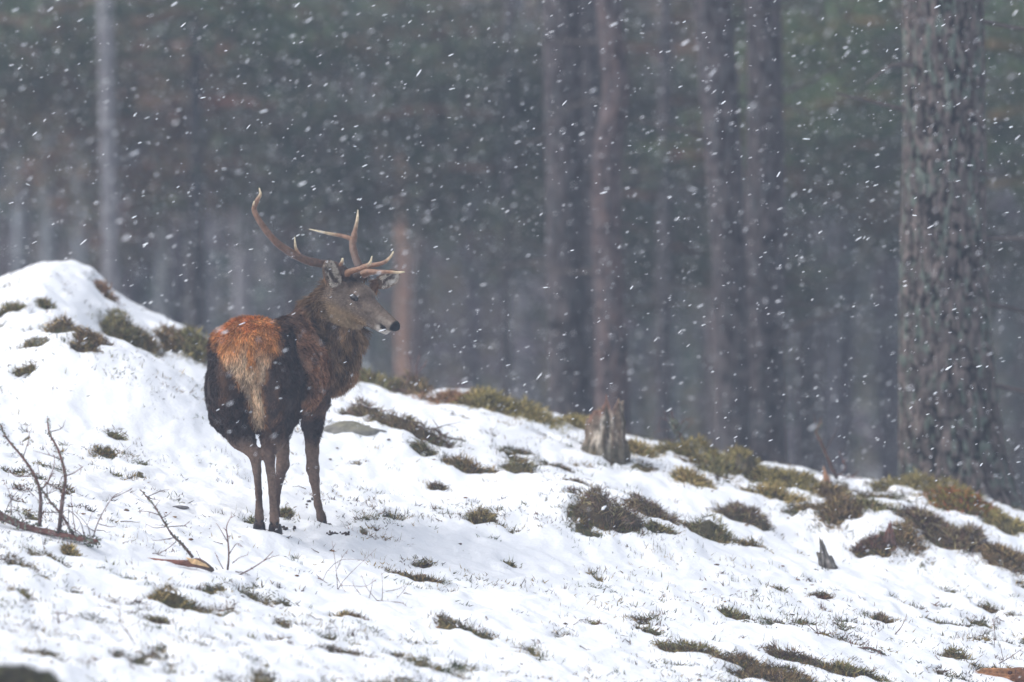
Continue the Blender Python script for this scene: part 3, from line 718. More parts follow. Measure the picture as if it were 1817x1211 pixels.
# snow ball lying in the big heather clump
p = ground_at(1094, 914); mb = MB(); ico(mb, np.zeros(3), (.028, .03, .024), col=(.88, .9, .94), nz=.15, seed=4)
m_, nt_, b_ = mat_new('lump_snow'); b_.inputs['Base Color'].default_value = (.86, .89, .93, 1); b_.inputs['Roughness'].default_value = .8
o = mb.build('snow_lump', m_, loc=p + np.array([0, -.04, .045])); o.location = p + np.array([0, -.03, .05])
tag(o, 'round lump of snow caught in the large dark heather clump', 'snow lump')

# sparse shoots everywhere (grass nobody could count)
def scatter_grass():
    mb_ = MB(); B = []; Dd = []; Ls = []; Ws = []; Cs = []
    n = 13000; x = RNG.uniform(-3.4, 3.4, n); y = RNG.uniform(32.5, 47.2, n)
    prob = .18 + 1.2 * smooth(.05, .5, fbm(x * 1.3, y * 1.0, 0, 101, 3)) + .5 * smooth(38.5, 35, y + x * .8) + 3.2 * smooth(39.4, 37.6, y) * smooth(.4, 1.0, x) * smooth(2.4, 1.8, x) * smooth(-.2, .25, fbm(x * 4, y * 3, 0, 107, 3)) + .45 * smooth(44.5, 46.5, y) * (x > -.5)
    ok = RNG.rand(n) < np.maximum(prob * .42, 1.6 * (bare_mask(x, y) - .25)); x, y = x[ok], y[ok]; n0_ = len(x)
    x2 = RNG.uniform(-3.4, 3.4, 60000); y2 = RNG.uniform(32.5, 45.5, 60000); k2 = bare_mask(x2, y2) > .42; x = np.concatenate([x, x2[k2][:5000]]); y = np.concatenate([y, y2[k2][:5000]]); z = height(x, y) - .008
    pal = np.array([srgb(*q) for q in [(100, 98, 56), (140, 120, 74), (70, 78, 46), (98, 72, 50), (58, 48, 42)]])
    for i in range(len(x)):
        k = RNG.randint(4, 20); sp = RNG.uniform(.008, .045); col = pal[RNG.randint(len(pal))]
        low = RNG.rand() < .78
        bx = x[i] + RNG.normal(size=k) * sp * 1.6; by = y[i] + RNG.normal(size=k) * sp
        B.append(np.stack([bx, by, np.full(k, z[i])], -1)); dr = RNG.normal(size=(k, 3)) * (.9 if low else .35); dr[:, 2] = np.abs(dr[:, 2]) * .5 + (.25 if low else .8)
        Dd.append(dr); Ls.append(RNG.uniform(.014, .045, k) * (1 if low else 1.2)); Ws.append(RNG.uniform(.0013, .0034, k) * (1 if low else .6)); Cs.append(col * RNG.uniform(.6, 1.3, (k, 1)))
    B = np.concatenate(B); B[:, 2] = height(B[:, 0], B[:, 1]) - .006; C_ = np.concatenate(Cs)
    blades(mb_, B, np.concatenate(Dd), np.concatenate(Ls), np.concatenate(Ws), C_, .5, C_ * 1.1)
    o_ = mb_.build('grass', M_PLANT); tag(o_, 'thin grass and heather shoots poking through the snow', 'grass', kind='stuff')
scatter_grass()
def scatter_litter():
    mb_ = MB()
    for i in range(420):
        x = RNG.uniform(-3.2, 3.2); y = RNG.uniform(33, 44.5)
        if RNG.rand() > .35 + .6 * float(smooth(39.5, 36, np.array(y + x * .8))): continue
        z = float(height(np.array(x), np.array(y))); a = RNG.rand() * 6.28
        if RNG.rand() < .45:
            L_ = RNG.uniform(.03, .13); n = 5; P = [np.array([x + math.cos(a) * L_ * t, y + math.sin(a) * L_ * t, 0]) + RNG.normal(size=3) * [.003, .003, 0] for t in np.linspace(0, 1, n)]
            for q in P: q[2] = float(height(np.array(q[0]), np.array(q[1]))) + .004 + RNG.uniform(0, .004)
            tube(mb_, P, np.linspace(.0028, .001, n), 5, srgb(92, 70, 58))
        else:
            ico(mb_, np.array([x, y, z + .003]), RNG.uniform(.006, .016, 3) * [1, 1, .35], col=srgb(*[(116, 84, 58), (84, 66, 56), (140, 110, 78)][RNG.randint(3)]), nu=6, nv=4, nz=.4, seed=i)
    o_ = mb_.build('leaf_litter', M_WOOD); tag(o_, 'scraps of leaves, bark and twigs on the snow', 'litter', kind='stuff')
scatter_litter()

# ------------------------------------------------------------------ stumps, branches, stones
def stump(px, py, wpx, hpx, jag, label, cols, seed, name='broken_stump', lean=0):
    p = ground_at(px, py); s = PXM * D0 / p[1]; r = wpx / s * .5; h = hpx / s
    mb_ = MB(); nu, nv = 96, 34; u = np.arange(nu) / nu * 2 * np.pi
    top = h * np.interp(u, np.linspace(0, 2 * np.pi, len(jag) + 1), list(jag) + [jag[0]]) + h * .05 * vnoise(u * 9, seed, 0, seed) + h * .05 * vnoise(u * 23, seed, 0, seed + 5)
    top = np.maximum(top, h * .2)
    rad = r * (1 + .10 * vnoise(np.cos(u) * 2.2, np.sin(u) * 2.2, 0, seed) + .06 * vnoise(u * 4, 0, 0, seed + 2) + .04 * vnoise(u * 13, 0, 0, seed + 3))
    t = np.linspace(0, 1, nv)[:, None]; Zz = -.08 + (top + .08)[None] * t
    fl = 1 + .22 * np.exp(-np.maximum(Zz, 0) / (h * .22)) - .12 * Zz / h
    rr = rad[None] * fl * (1 + .08 * vnoise(u[None] * 5, Zz * 9 / h * .8, 0, seed + 6) + .04 * vnoise(u[None] * 22, Zz * 16, 0, seed + 7))
    rin = rad[None] * (.80 - .45 * (1 - np.linspace(1, .0, 12)[:, None])) ; Zi = np.minimum(top[None], 99) * (1 - .5 * np.linspace(0, 1, 12)[:, None]**1.2)
    ring = lambda rr_, zz: np.stack([rr_ * np.cos(u) + lean * zz, rr_ * np.sin(u), zz], -1)
    Vv = np.concatenate([ring(rr, Zz).reshape(-1, 3), ring(rin, Zi).reshape(-1, 3)]); nvv = nv + 12
    i = np.arange(nvv - 1)[:, None] * nu; j = np.arange(nu)[None]
    st = fbm(np.tile(u, nvv) * 5, Vv[:, 2] * 9, 0, seed + 9, 3); st2 = fbm(np.cos(np.tile(u, nvv)) * 3, np.sin(np.tile(u, nvv)) * 3, Vv[:, 2] * 14, seed + 12, 3)
    c = mixc(np.tile(srgb(*cols[0]), (len(Vv), 1)), srgb(*cols[1]), smooth(.0, .5, st)); c = mixc(c, srgb(*cols[2]), smooth(.05, .45, st2) * .8)
    hrel = Vv[:, 2] / np.tile(top, nvv); lich = smooth(.72, .9, hrel) * smooth(-.15, .25, st2 + .3 * st) * (Vv[:, 0] < r * .6)
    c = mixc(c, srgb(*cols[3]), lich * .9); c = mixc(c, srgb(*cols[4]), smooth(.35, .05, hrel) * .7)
    mb_.add(Vv, [np.stack([i + j, i + (j + 1) % nu, i + nu + (j + 1) % nu, i + nu + j], -1).reshape(-1, 4)], c)
    o_ = mb_.build(name, M_WOOD); o_.location = p; return tag(o_, label, 'stump')
WG = [(112, 98, 84), (200, 188, 172), (64, 60, 48), (132, 98, 82), (74, 72, 58)]
# angle 0 = right, pi/2 = away, pi = left, 3pi/2 = towards the camera
stump(1076, 806, 70, 100, [.9, .86, .8, .75, .8, .85, .8, .75, .7, .66, .6, .64, .7, .74, .82, 1.04, .72, .94, .97, .92], 'tall jagged broken stump with red lichen on its top, on the snow swell', WG, 3)
stump(1468, 1008, 26, 58, [.3, .32, .4, .9, .5, .38, .45, .42, .4, .45, 1.0, .62, .3, .28], 'small grey spiked stump standing alone in the lower right snow', [(112, 108, 104), (150, 144, 138), (60, 56, 50), (100, 92, 80), (70, 62, 54)], 8, lean=-.22)
stump(1578, 968, 20, 44, [.4, .6, 1, .7, .4, .3, .5, .8, .5, .3], 'little reddish stub of dead wood in the reddish brown tussock', [(110, 84, 76), (140, 112, 100), (70, 54, 48), (120, 70, 60), (70, 58, 50)], 12)
stump(1322, 838, 34, 34, [.8, .9, .7, 1, .9, .8, .7, .9], 'short dark stump on the crest under the paired pine trunks', [(86, 78, 62), (110, 98, 76), (70, 74, 44), (92, 94, 52), (64, 58, 44)], 15)

def rpath(a, b, n, wob):
    P = np.linspace(a, b, n); P[1:-1] += RNG.normal(size=(n - 2, 3)) * wob; return P
T_B, T_R, T_L = srgb(92, 76, 72), srgb(126, 86, 74), srgb(128, 134, 118)
def branch_px(paths, name, label, base_px, thick, dyn=None, cat='branch'):
    "a branch with its side twigs from image polylines that stand at one distance"
    p0 = ground_at(*base_px); Y0 = p0[1]; root = empty(name, p0)
    for k, pth in enumerate(paths):
        r0, r1, pts = pth[0], pth[1], pth[2:]
        P = [at(q[0], q[1], Y0 + (q[2] if len(q) > 2 else 0)) - p0 for q in pts]; n = len(P)
        mb_ = MB(); cs = np.array([T_B * (1 - t) + T_R * t for t in np.linspace(0, 1, n)]); 
        tube(mb_, P, np.linspace(r0, r1, n), 9 if r0 > .006 else 6, cs, sub=4, rough=.25, seed=k)
        if r0 > .006:                              # lichen and buds
            for q in range(int((60 if r0 > .015 else 26) * n)):
                i = RNG.randint(n - 1); t = RNG.rand(); c = P[i] * (1 - t) + P[i + 1] * t + RNG.normal(size=3) * r0 * .7
                ico(mb_, c, RNG.uniform(.002, .005, 3) * (1.5 if r0 > .015 else 1), col=T_L * RNG.uniform(.5, 1.2), nu=5, nv=4, nz=.5, seed=q)
        # spurs
        for q in range(n):
            if RNG.rand() < .7:
                i = RNG.randint(n - 1); t = RNG.rand(); c = P[i] * (1 - t) + P[i + 1] * t; dv = unit(RNG.normal(size=3) + (P[-1] - P[0]) * 3)
                tube(mb_, [c, c + dv * RNG.uniform(.01, .03)], [r1 * 1.6, r1 * .6], 5, T_R)
        mb_.build('limb' if r0 > .006 else 'twig', M_WOOD, root)
        if r0 > .0065:
            for q in range(5 if r0 < .015 else 8):
                i = RNG.randint(n - 1); t = RNG.rand(); c = P[i] * (1 - t) + P[i + 1] * t; dv = unit(RNG.normal(size=3) * [1, .6, .7] + np.array([0, 0, .6])); L_ = RNG.uniform(.06, .17)
                tm = MB(); e_ = c + dv * L_ + RNG.normal(size=3) * .02; mid_ = (c + e_) / 2 + RNG.normal(size=3) * .012
                tube(tm, [c, mid_, e_], [.003, .0022, .0008], 5, np.array([T_B, T_B, T_R]), sub=4); e2_ = mid_ + unit(dv + RNG.normal(size=3) * .8) * L_ * .45
                tube(tm, [mid_, e2_], [.0018, .0007], 5, T_R); tm.build('twig', M_WOOD, root)
    return tag(root, label, cat)
branch_px([
 (.020, .012, (-40, 895), (0, 915), (45, 935), (100, 948), (150, 958), (172, 962)),
 (.010, .003, (70, 935), (72, 880), (62, 845), (40, 812), (12, 778), (0, 752)),
 (.011, .003, (104, 945), (112, 880), (116, 845), (104, 800), (88, 770), (84, 742)),
 (.007, .003, (130, 950), (110, 915), (85, 885), (62, 850)),
 (.004, .0015, (116, 845), (130, 840), (148, 828)), (.004, .0015, (72, 870), (85, 855), (95, 830), (97, 808)),
 (.004, .0015, (50, 845), (28, 845), (14, 832)), (.003, .0012, (40, 815), (48, 790), (52, 772)),
 (.0035, .0012, (135, 950), (130, 920), (126, 880)), (.004, .0015, (165, 955), (175, 925), (198, 885), (218, 872)), (.003, .001, (198, 885), (230, 870), (234, 866)),
 (.003, .0012, (175, 930), (195, 935), (206, 934)), (.003, .001, (20, 915), (18, 880), (5, 850)), (.003, .001, (60, 880), (40, 862), (22, 868)), (.003, .001, (112, 870), (90, 862), (78, 852)),
 (.003, .001, (150, 955), (142, 925), (120, 905), (108, 915)), (.0025, .001, (45, 930), (30, 900), (48, 865)), ],
 'fallen_branch', 'thick lichened fallen branch with upright bare limbs at the left edge', (60, 945), 1)
branch_px([
 (.0075, .002, (342, 990), (325, 968), (306, 950), (290, 925), (270, 893), (248, 868)),
 (.003, .001, (306, 955), (290, 958), (272, 960)), (.003, .001, (295, 935), (275, 937), (258, 930)), (.003, .001, (285, 915), (262, 908), (244, 908)),
 (.0025, .001, (312, 962), (300, 972), (275, 985), (258, 975)), (.0025, .001, (262, 990), (245, 982), (236, 975), (233, 958)), (.0022, .001, (275, 900), (282, 890)), (.002, .001, (360, 1000), (352, 985), (348, 974)),
 ], 'lying_twig', 'long bare twig leaning up left from the pale split branch', (345, 1000), 1, cat='twig')
branch_px([
 (.006, .002, (404, 1012), (406, 985), (404, 955), (402, 935), (411, 915)), (.003, .001, (404, 962), (390, 938), (383, 928)), (.003, .001, (406, 985), (420, 965), (432, 972)),
 (.0045, .0015, (418, 1024), (445, 1010), (468, 995), (485, 978)), (.003, .001, (396, 1010), (388, 995), (381, 980)), (.002, .001, (468, 995), (480, 990), (496, 985)), (.0025, .001, (412, 1000), (425, 990), (440, 985)),
 ], 'bare_sprig', 'small forked bare sprig with red twig tips right of the split branch', (405, 1016), 1, cat='twig')
branch_px([
 (.0022, .0008, (599, 1046), (597, 1015), (593, 985), (589, 960)), (.002, .0008, (600, 1046), (612, 1028), (640, 1000), (668, 974)), (.002, .0008, (598, 1010), (607, 990), (618, 975)),
 (.0018, .0008, (594, 1000), (580, 1015), (572, 1030), (562, 1020)), (.0018, .0008, (602, 1040), (625, 1040), (650, 1040), (668, 1028)), (.0015, .0007, (594, 1000), (610, 993), (640, 994)), (.0016, .0007, (596, 1020), (606, 1040), (616, 1056)),
 ], 'bare_sprig', 'fan of hair thin bare twigs in the snow below the stag', (600, 1047), 1, cat='twig')
branch_px([
 (.0022, .0008, (678, 1066), (679, 1040), (677, 1016)), (.002, .0008, (669, 1066), (652, 1045), (641, 1020)), (.002, .0007, (684, 1050), (705, 1046), (722, 1036)), (.002, .0008, (655, 1062), (660, 1040), (660, 1030)), (.0018, .0007, (704, 1062), (715, 1050), (726, 1032)), (.003, .001, (668, 1066), (690, 1068), (712, 1070), (722, 1076)), (.0016, .0007, (640, 1056), (628, 1040), (626, 1028))],
 'bare_sprig', 'low spread of thin twigs right of and below the fan of hair thin twigs', (680, 1067), 1, cat='twig')
branch_px([(.003, .001, (236, 1138), (226, 1122), (213, 1105), (212, 1085), (216, 1068))], 'thin_twig', 'single bent twig standing in the lower left snow', (236, 1139), 1, cat='twig')
branch_px([(.005, .0015, (104, 1106), (103, 1096), (102, 1084)), (.004, .001, (103, 1090), (115, 1088), (138, 1100)), (.003, .001, (102, 1086), (97, 1090))], 'thin_twig', 'little grey hooked twig stub in the lower left snow', (104, 1107), 1, cat='twig')
branch_px([(.0035, .001, (1588, 1126), (1600, 1112), (1608, 1095))], 'thin_twig', 'short curved twig in the snow at the lower right', (1588, 1127), 1, cat='twig')
branch_px([(.003, .001, (1452, 1128), (1448, 1110), (1449, 1095)), (.003, .001, (1446, 1120), (1432, 1108), (1424, 1103))], 'thin_twig', 'thin upright twig above the wide heath patch at the bottom right', (1450, 1129), 1, cat='twig')
branch_px([(.002, .001, (1764, 1150), (1765, 1125), (1762, 1098)), (.003, .001, (1772, 1178), (1795, 1165), (1815, 1150)), (.002, .001, (1780, 1172), (1776, 1150), (1772, 1140))], 'thin_twig', 'thin twigs standing just above the splintered log', (1768, 1180), 1, cat='twig')
branch_px([(.007, .003, (1510, 1152), (1540, 1150), (1560, 1157), (1575, 1166))], 'curved_twig', 'thick curved brown twig lying right of the wide heath patch', (1545, 1158), 1, cat='twig')
branch_px([(.010, .004, (1484, 850), (1470, 815), (1454, 780), (1448, 765), (1458, 750)), (.005, .002, (1484, 848), (1500, 830), (1488, 800)), (.004, .002, (1490, 852), (1512, 846), (1524, 836)), (.004, .002, (1480, 840), (1500, 846), (1530, 850))],
 'dead_sapling', 'bent dead grey sapling on the crest left of the big pine', (1484, 862), 1, cat='sapling')
branch_px([(.017, .008, (1222, 800), (1212, 780), (1200, 765), (1192, 745))], 'dead_stick', 'blurred slanting dead stick behind the broad mossy hummock', (1222, 803), 1, cat='stick')
branch_px([(.006, .002, (745, 690), (738, 660), (744, 630)), (.004, .002, (720, 690), (728, 655), (722, 625)), (.004, .002, (738, 665), (752, 650), (757, 640)), (.006, .003, (650, 690), (700, 692), (745, 697), (765, 700))],
 'bare_shrub', 'bare twiggy shrub on the crest right of the stag chest', (738, 697), 1, cat='shrub')
branch_px([(.007, .003, (770, 760), (785, 772), (800, 778), (825, 782)), (.004, .002, (785, 772), (775, 755), (768, 745))], 'dead_stick', 'grey stick lying at the lower end of the dark heather bank', (790, 780), 1, cat='stick')

# pale split branch
def splint(pts, rads, cols, name, label, at_px, cat):
    p0 = ground_at(*at_px); root = empty(name, p0); P = [at(q[0], q[1], p0[1] + (q[2] if len(q) > 2 else 0)) - p0 for q in pts]
    mb_ = MB(); tube(mb_, P, rads, 12, np.array([srgb(*c) for c in cols]), sub=5, rough=.25, seed=5); mb_.build('bark', M_WOOD, root)
    return root, p0, tag(root, label, cat)
root, p0, _ = splint([(255, 990), (290, 995), (330, 1000), (352, 1000), (378, 1012)], [.004, .007, .017, .022, .012], [(150, 104, 80), (140, 92, 76), (118, 80, 68), (110, 84, 72), (80, 70, 62)], 'split_branch', 'short reddish branch split open to pale wood, lying in the snow left of the stag', (330, 1008), 'branch')
mb = MB()
for k in range(7):
    a0 = at(330 + k * 1.5, 990 + k * 1.6, p0[1] - .025) - p0; b0 = at(366 + k, 1002 + k * .9, p0[1] - .03) - p0
    tube(mb, [a0, (a0 + b0) / 2 + [0, -.003, .004], b0], [.002, .0048, .001], 6, srgb(226, 190, 142) * (.8 if k % 2 else 1), rough=.3, seed=k)
mb.build('bare_wood', M_WOOD, root)
# splintered log at the lower right corner
root, p0, _ = splint([(1765, 1203), (1800, 1200), (1850, 1206), (1960, 1230)], [.02, .045, .05, .05], [(176, 120, 78), (120, 84, 62), (96, 72, 60), (84, 66, 58)], 'splintered_log', 'orange brown splintered log end in the bottom right corner', (1800, 1208), 'log')
mb = MB()
for k in range(12):
    yy = 1186 + k * 2.2; x0_ = 1726 + abs(k - 3) * 5; a0 = at(1800, 1190 + k * 2, p0[1] - .03) - p0; b0 = at(x0_, yy, p0[1] - .03) - p0
    tube(mb, [a0, (a0 + b0) / 2 + [0, 0, RNG.uniform(-.003, .005)], b0], [.012, .0075, .001], 6, srgb(176, 128, 90) * RNG.uniform(.6, 1.2), rough=.4, seed=k)
mb.build('splinter', M_WOOD, root)
mb = MB()
a0 = at(1792, 1194, p0[1] - .055) - p0; ico(mb, a0, (.012, .008, .01), col=srgb(70, 44, 34), nz=.2); mb.build('knot', M_WOOD, root)
# orange chip beside the sapling
root, p0, _ = splint([(1470, 862), (1466, 848), (1461, 828)], [.022, .018, .003], [(110, 82, 66), (160, 118, 90), (172, 136, 108)], 'broken_stub', 'orange splinter of fresh broken wood at the foot of the dead sapling', (1470, 864), 'stub')
# stones
def stone(px, py, wpx, hpx, col, label, seed, moss_c=None, dz=0, y0=31.0):
    p = ground_at(px, py, y0); s = PXM * D0 / p[1]; mb_ = MB(); w = wpx / s / 2; h = hpx / s / 2
    ico(mb_, np.array([0, 0, 0.]), (w, w * .7, h), col=srgb(*col), nu=40, nv=26, nz=.35, seed=seed)
    o_ = mb_.build('stone', M_ROCK); 
    if moss_c is not None:
        v = mb_.v[0]; c = mb_.c[0]; t = .6 * smooth(.3, .9, v[:, 2] / h + .6 * fbm(v[:, 0] * 9, v[:, 1] * 9, v[:, 2] * 9, 3, 3)); c = mixc(c, srgb(*moss_c), t)
        o_.data.color_attributes['col'].data.foreach_set('color', np.hstack([c, np.ones((len(c), 1))]).astype(np.float32).ravel())
    o_.location = p + np.array([0, w * .4, dz]); return tag(o_, label, 'stone')
stone(622, 762, 120, 36, (120, 118, 112), 'low flat grey stone under the dark heather bank, right of the stag belly', 3, (112, 108, 84), -.02)
stone(318, 902, 36, 8, (104, 102, 104), 'small flat grey stone in the snow above the leaning twig', 5, None, 0)
stone(1142, 897, 30, 16, (112, 92, 88), 'reddish grey pebble hidden in the dark heather right of the snow lump', 7, None, .0)
stone(224, 777+130, 10, 8, (96, 80, 70), 'tiny brown pebble on the snow left of the stag legs', 9)
# mossy boulder close to the camera, bottom left
pb = at(22, 1238, 30.5); mb = MB()
ico(mb, np.zeros(3), (.17, .2, .12), col=srgb(58, 52, 40), nu=48, nv=30, nz=.4, seed=21)
v = mb.v[0]; mb.c[0] = mixc(mb.c[0], srgb(92, 94, 52), smooth(-.1, .5, fbm(v[:, 0] * 14, v[:, 1] * 14, v[:, 2] * 14, 4, 3)))
nb = 5000; dr = unit(RNG.normal(size=(nb, 3))); ln = 1 + .4 * fbm(dr[:, 0] * 1.6 + 21, dr[:, 1] * 1.6, dr[:, 2] * 1.6, 21, 3)
o = mb.build('mossy_boulder', M_ROCK); o.location = pb
tag(o, 'dark mossy boulder top out of focus in the bottom left corner', 'boulder')
mb = MB(); bpos = dr * np.array([.17, .2, .12]) * ln[:, None]; cc = np.array([srgb(66, 62, 40), srgb(96, 98, 56), srgb(44, 40, 32)])[RNG.randint(3, size=nb)]
blades(mb, bpos, dr + RNG.normal(size=(nb, 3)) * .5, RNG.uniform(.006, .018, nb), np.full(nb, .002), cc, .5)
mo = mb.build('moss', M_PLANT, o); mo['kind'] = 'stuff'
mb = MB(); tube(mb, [[0, 0, -.1], [0, 0, -1.5]], [.2, .4], 20, srgb(70, 64, 56), rough=.3, seed=4, sub=6); mb.build('foot', M_ROCK, o)

# ------------------------------------------------------------------ the forest
def trunk_mesh(path, rads, seg, rows, bark, seed, relief):
    "path in world metres (x offset, z), with plated bark relief as geometry"
    z = np.linspace(path[0][1], path[-1][1], rows) if np.isscalar(rows) else rows
    zz = np.array([p[1] for p in path]); X = np.interp(z, zz, [p[0] for p in path]); Rr = np.interp(z, zz, rads)
    k = max(1, len(z) // 40); ker = np.ones(k) / k; X = np.convolve(np.pad(X, k, 'edge'), ker, 'same')[k:-k]
    th = np.arange(seg) / seg * 2 * np.pi; n = len(z)
    A, Z = np.meshgrid(th, z); ca, sa = np.cos(A), np.sin(A)
    R0 = Rr.mean(); wx = .012 * seed
    # plates: cells stretched upward, recessed seams
    warp = .35 * fbm(ca * 3, sa * 3, Z * 1.5, seed, 3)
    s1 = np.abs(fbm(ca * 6.5 * R0 / .25 + warp, sa * 6.5 * R0 / .25, Z * 9, seed + 3, 2)); s2 = np.abs(fbm(ca * 14 * R0 / .25 + warp, sa * 14 * R0 / .25, Z * 24, seed + 8, 2))
    fur_ = smooth(.02, .22, s1) * .6 + smooth(.02, .28, s2) * .4; rel = relief * (fur_ - .6) + relief * .5 * fbm(ca * 16, sa * 16, Z * 18, seed + 11, 2)
    r = Rr[:, None] * (1 + .03 * vnoise(ca * 1.5, sa * 1.5, Z * .8, seed + 1)) + rel
    v = np.stack([X[:, None] + r * ca, r * sa, Z], -1).reshape(-1, 3)
    c1, c2, c3, c4 = [srgb(*q) for q in bark]
    pn = fbm(ca * 10, sa * 10, Z * 11, seed + 21, 3).ravel(); ln = fbm(ca * 9, sa * 9, Z * 13, seed + 25, 3).ravel()
    c = mixc(np.tile(c1, (len(v), 1)), c2, smooth(-.2, .4, pn)); c = mixc(c, c3, smooth(.05, .4, ln)); c = mixc(c, c4, 1 - smooth(.3, .75, fur_.ravel()))
    i = np.arange(n - 1)[:, None] * seg; j = np.arange(seg)[None]
    mb_ = MB(); mb_.add(v, [np.stack([i + j, i + (j + 1) % seg, i + seg + (j + 1) % seg, i + seg + j], -1).reshape(-1, 4)], c)
    return mb_
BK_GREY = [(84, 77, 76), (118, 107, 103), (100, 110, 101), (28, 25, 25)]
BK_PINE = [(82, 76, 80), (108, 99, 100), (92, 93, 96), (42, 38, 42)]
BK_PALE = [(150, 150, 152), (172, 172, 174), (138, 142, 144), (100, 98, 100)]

def foliage_mesh(kind, seed, n=2600):
    rs = np.random.RandomState(seed); mb_ = MB()
    if kind == 'crown':                           # high crown: clusters on limbs, hung 2 m wide
        cl = []; 
        for k in range(26):
            a = rs.rand() * 6.28; rr_ = rs.uniform(.3, 2.3); zz = rs.uniform(0, 6.5); rr_ *= 1 - .09 * zz
            c = np.array([rr_ * math.cos(a), rr_ * math.sin(a), zz + .2 * rr_]); cl.append(c)
            tube(mb_, [np.array([0, 0, max(zz - .6, 0)]), c * [.5, .5, 0] + [0, 0, zz - .1], c], [.05, .035, .012], 5, srgb(104, 80, 68))
        tube(mb_, [np.array([0, 0, -.5]), np.array([0, 0, 7.0])], [.11, .02], 7, srgb(120, 86, 70))
        m_ = 44; L_ = .32; W_ = .035; sp = .42
    else:                                         # bough: a sweeping branch with needle tufts
        P = np.array([[0, 0, 0], [.6, .05, .08], [1.2, 0, .0], [1.9, .1, -.22]]) + rs.normal(size=(4, 3)) * .05
        tube(mb_, P, [.035, .026, .018, .006], 6, srgb(110, 84, 74), sub=4); cl = []
        for k in range(30):
            t = rs.uniform(.25, 1) ; i = min(int(t * 3), 2); c = P[i] + (P[i + 1] - P[i]) * (t * 3 - i); e_ = c + rs.normal(size=3) * [.3, .4, .16]; cl.append(e_)
            tube(mb_, [c, (c + e_) / 2 + [0, 0, .03], e_], [.010, .007, .004], 4, srgb(96, 76, 66))
        m_ = 60; L_ = .13; W_ = .012; sp = .13
    for c in cl:
        k = m_; b0 = c + rs.normal(size=(k, 3)) * sp * [1, 1, .55]; d_ = rs.normal(size=(k, 3)) + [0, 0, .35]
        col = np.array([srgb(74, 86, 72), srgb(64, 72, 64), srgb(88, 92, 74), srgb(92, 80, 72)])[rs.randint(4, size=k)] * rs.uniform(.6, 1.3, (k, 1))
        blades(mb_, b0, d_, rs.uniform(.6, 1.2, k) * L_, rs.uniform(.7, 1.2, k) * W_, col, .3)
    o_ = mb_.build('tmp', M_NEEDLE); me = o_.data; bpy.data.objects.remove(o_); return me
CROWNS = [foliage_mesh('crown', s_) for s_ in (1, 2, 3)]
BOUGHS = [foliage_mesh('bough', s_) for s_ in (11, 12, 13, 14)]
def put(me, name, parent, loc, rot, sc, tint=(1, 1, 1)):
    o_ = bpy.data.objects.new(name, me); COL.objects.link(o_); o_.parent = parent; o_.location = loc; o_.rotation_euler = rot; o_.scale = (sc,) * 3 if np.isscalar(sc) else sc
    o_.color = (*tint, 1); return o_
def gz(x, Y): return float(height(np.array(float(x)), np.array(float(Y))))
def pine(name, Y, path, bark, label, cat='tree', group=None, seg=40, dz=.05, relief=.006, seed=1, crown_at=9.5, boughs=(), tint=(1, 1, 1), crown=True, top=16, ctint=(1, 1, 1), csc=1.0):
    "path: (px, py, width px) down the visible trunk"
    pts = [at(p[0], p[1], Y) for p in path]; s = PXM * D0 / Y; x0 = pts[-1][0]; zg = gz(x0, Y) - .15
    zs = [p[2] for p in pts][::-1]; xo = [p[0] - x0 for p in pts][::-1]; rr = [p[2] / s / 2 for p in path][::-1]
    if zg < zs[0] - .2: zs = [zg] + zs; xo = [xo[0]] + xo; rr = [rr[0] * 1.25] + rr
    zt = crown_at + 3
    zs.append(zt); xo.append(xo[-1]); rr.append(rr[-1] * .7)
    root = empty(name, (x0, Y, zg)); zz = np.array(zs) - zg
    vis_lo, vis_hi = -3.6 - zg, 3.4 - zg
    rows = np.unique(np.concatenate([np.linspace(0, zz[-1], 30), np.arange(max(vis_lo, 0), vis_hi, dz)]))
    mb_ = trunk_mesh(list(zip(xo, zz)), rr, seg, rows, bark, seed, relief); o_ = mb_.build('trunk', M_BARK, root); o_.color = (*tint, 1)
    if crown: put(CROWNS[seed % 3], 'crown', root, (xo[-1], 0, crown_at - zg), (0, 0, seed * 1.3), csc, ctint)
    if seg >= 40:                                # broken dead side branches
        rs = np.random.RandomState(seed * 7)
        for k in range(7):
            zz_ = rs.uniform(-1.6, 1.3) - zg; a = rs.choice([0.1, 3.0]) + rs.normal() * .5; xx = float(np.interp(zz_, zz, xo)); r0 = float(np.interp(zz_, zz, rr)); L_ = rs.uniform(.12, .7)
            dv = np.array([math.cos(a), math.sin(a), rs.uniform(-.3, .35)]); q0 = np.array([xx, 0, zz_]) + dv * r0 * .8
            bm = MB(); tube(bm, [q0, q0 + dv * L_ * .5 + [0, 0, .02], q0 + dv * L_ + [0, 0, rs.uniform(-.1, .08)]], [.018, .012, .005], 7, srgb(92, 84, 82), sub=4, rough=.3, seed=k)
            bm.build('dead_branch', M_WOOD, root)
    for (bx, by, rot, sc, t, bt) in boughs:
        q = at(bx, by, Y); put(BOUGHS[(int(bx) + seed) % 4], 'bough', root, (q[0] - x0, .3, q[2] - zg), (0, t, abs(rot) + .35 if abs(rot) < 1.57 else math.pi - abs(math.pi - rot) - .35), sc, bt)
    return tag(root, label, cat, group)
GRN, DGR, RUS, LGR = (1.25, 1.5, 1.35), (1.15, 1.2, 1.2), (2.6, 1.8, 1.7), (1.5, 1.9, 1.25)
pine('pine_tree', 48.6, [(1672, -40, 140), (1676, 200, 141), (1674, 400, 148), (1676, 560, 158), (1682, 700, 172), (1688, 800, 186), (1697, 860, 206), (1704, 900, 232)], BK_GREY,
     'massive grey pine trunk with plated lichened bark at the right edge, nearest of all trees', 'pine tree', seg=260, dz=.012, relief=.020, seed=5, crown_at=9)
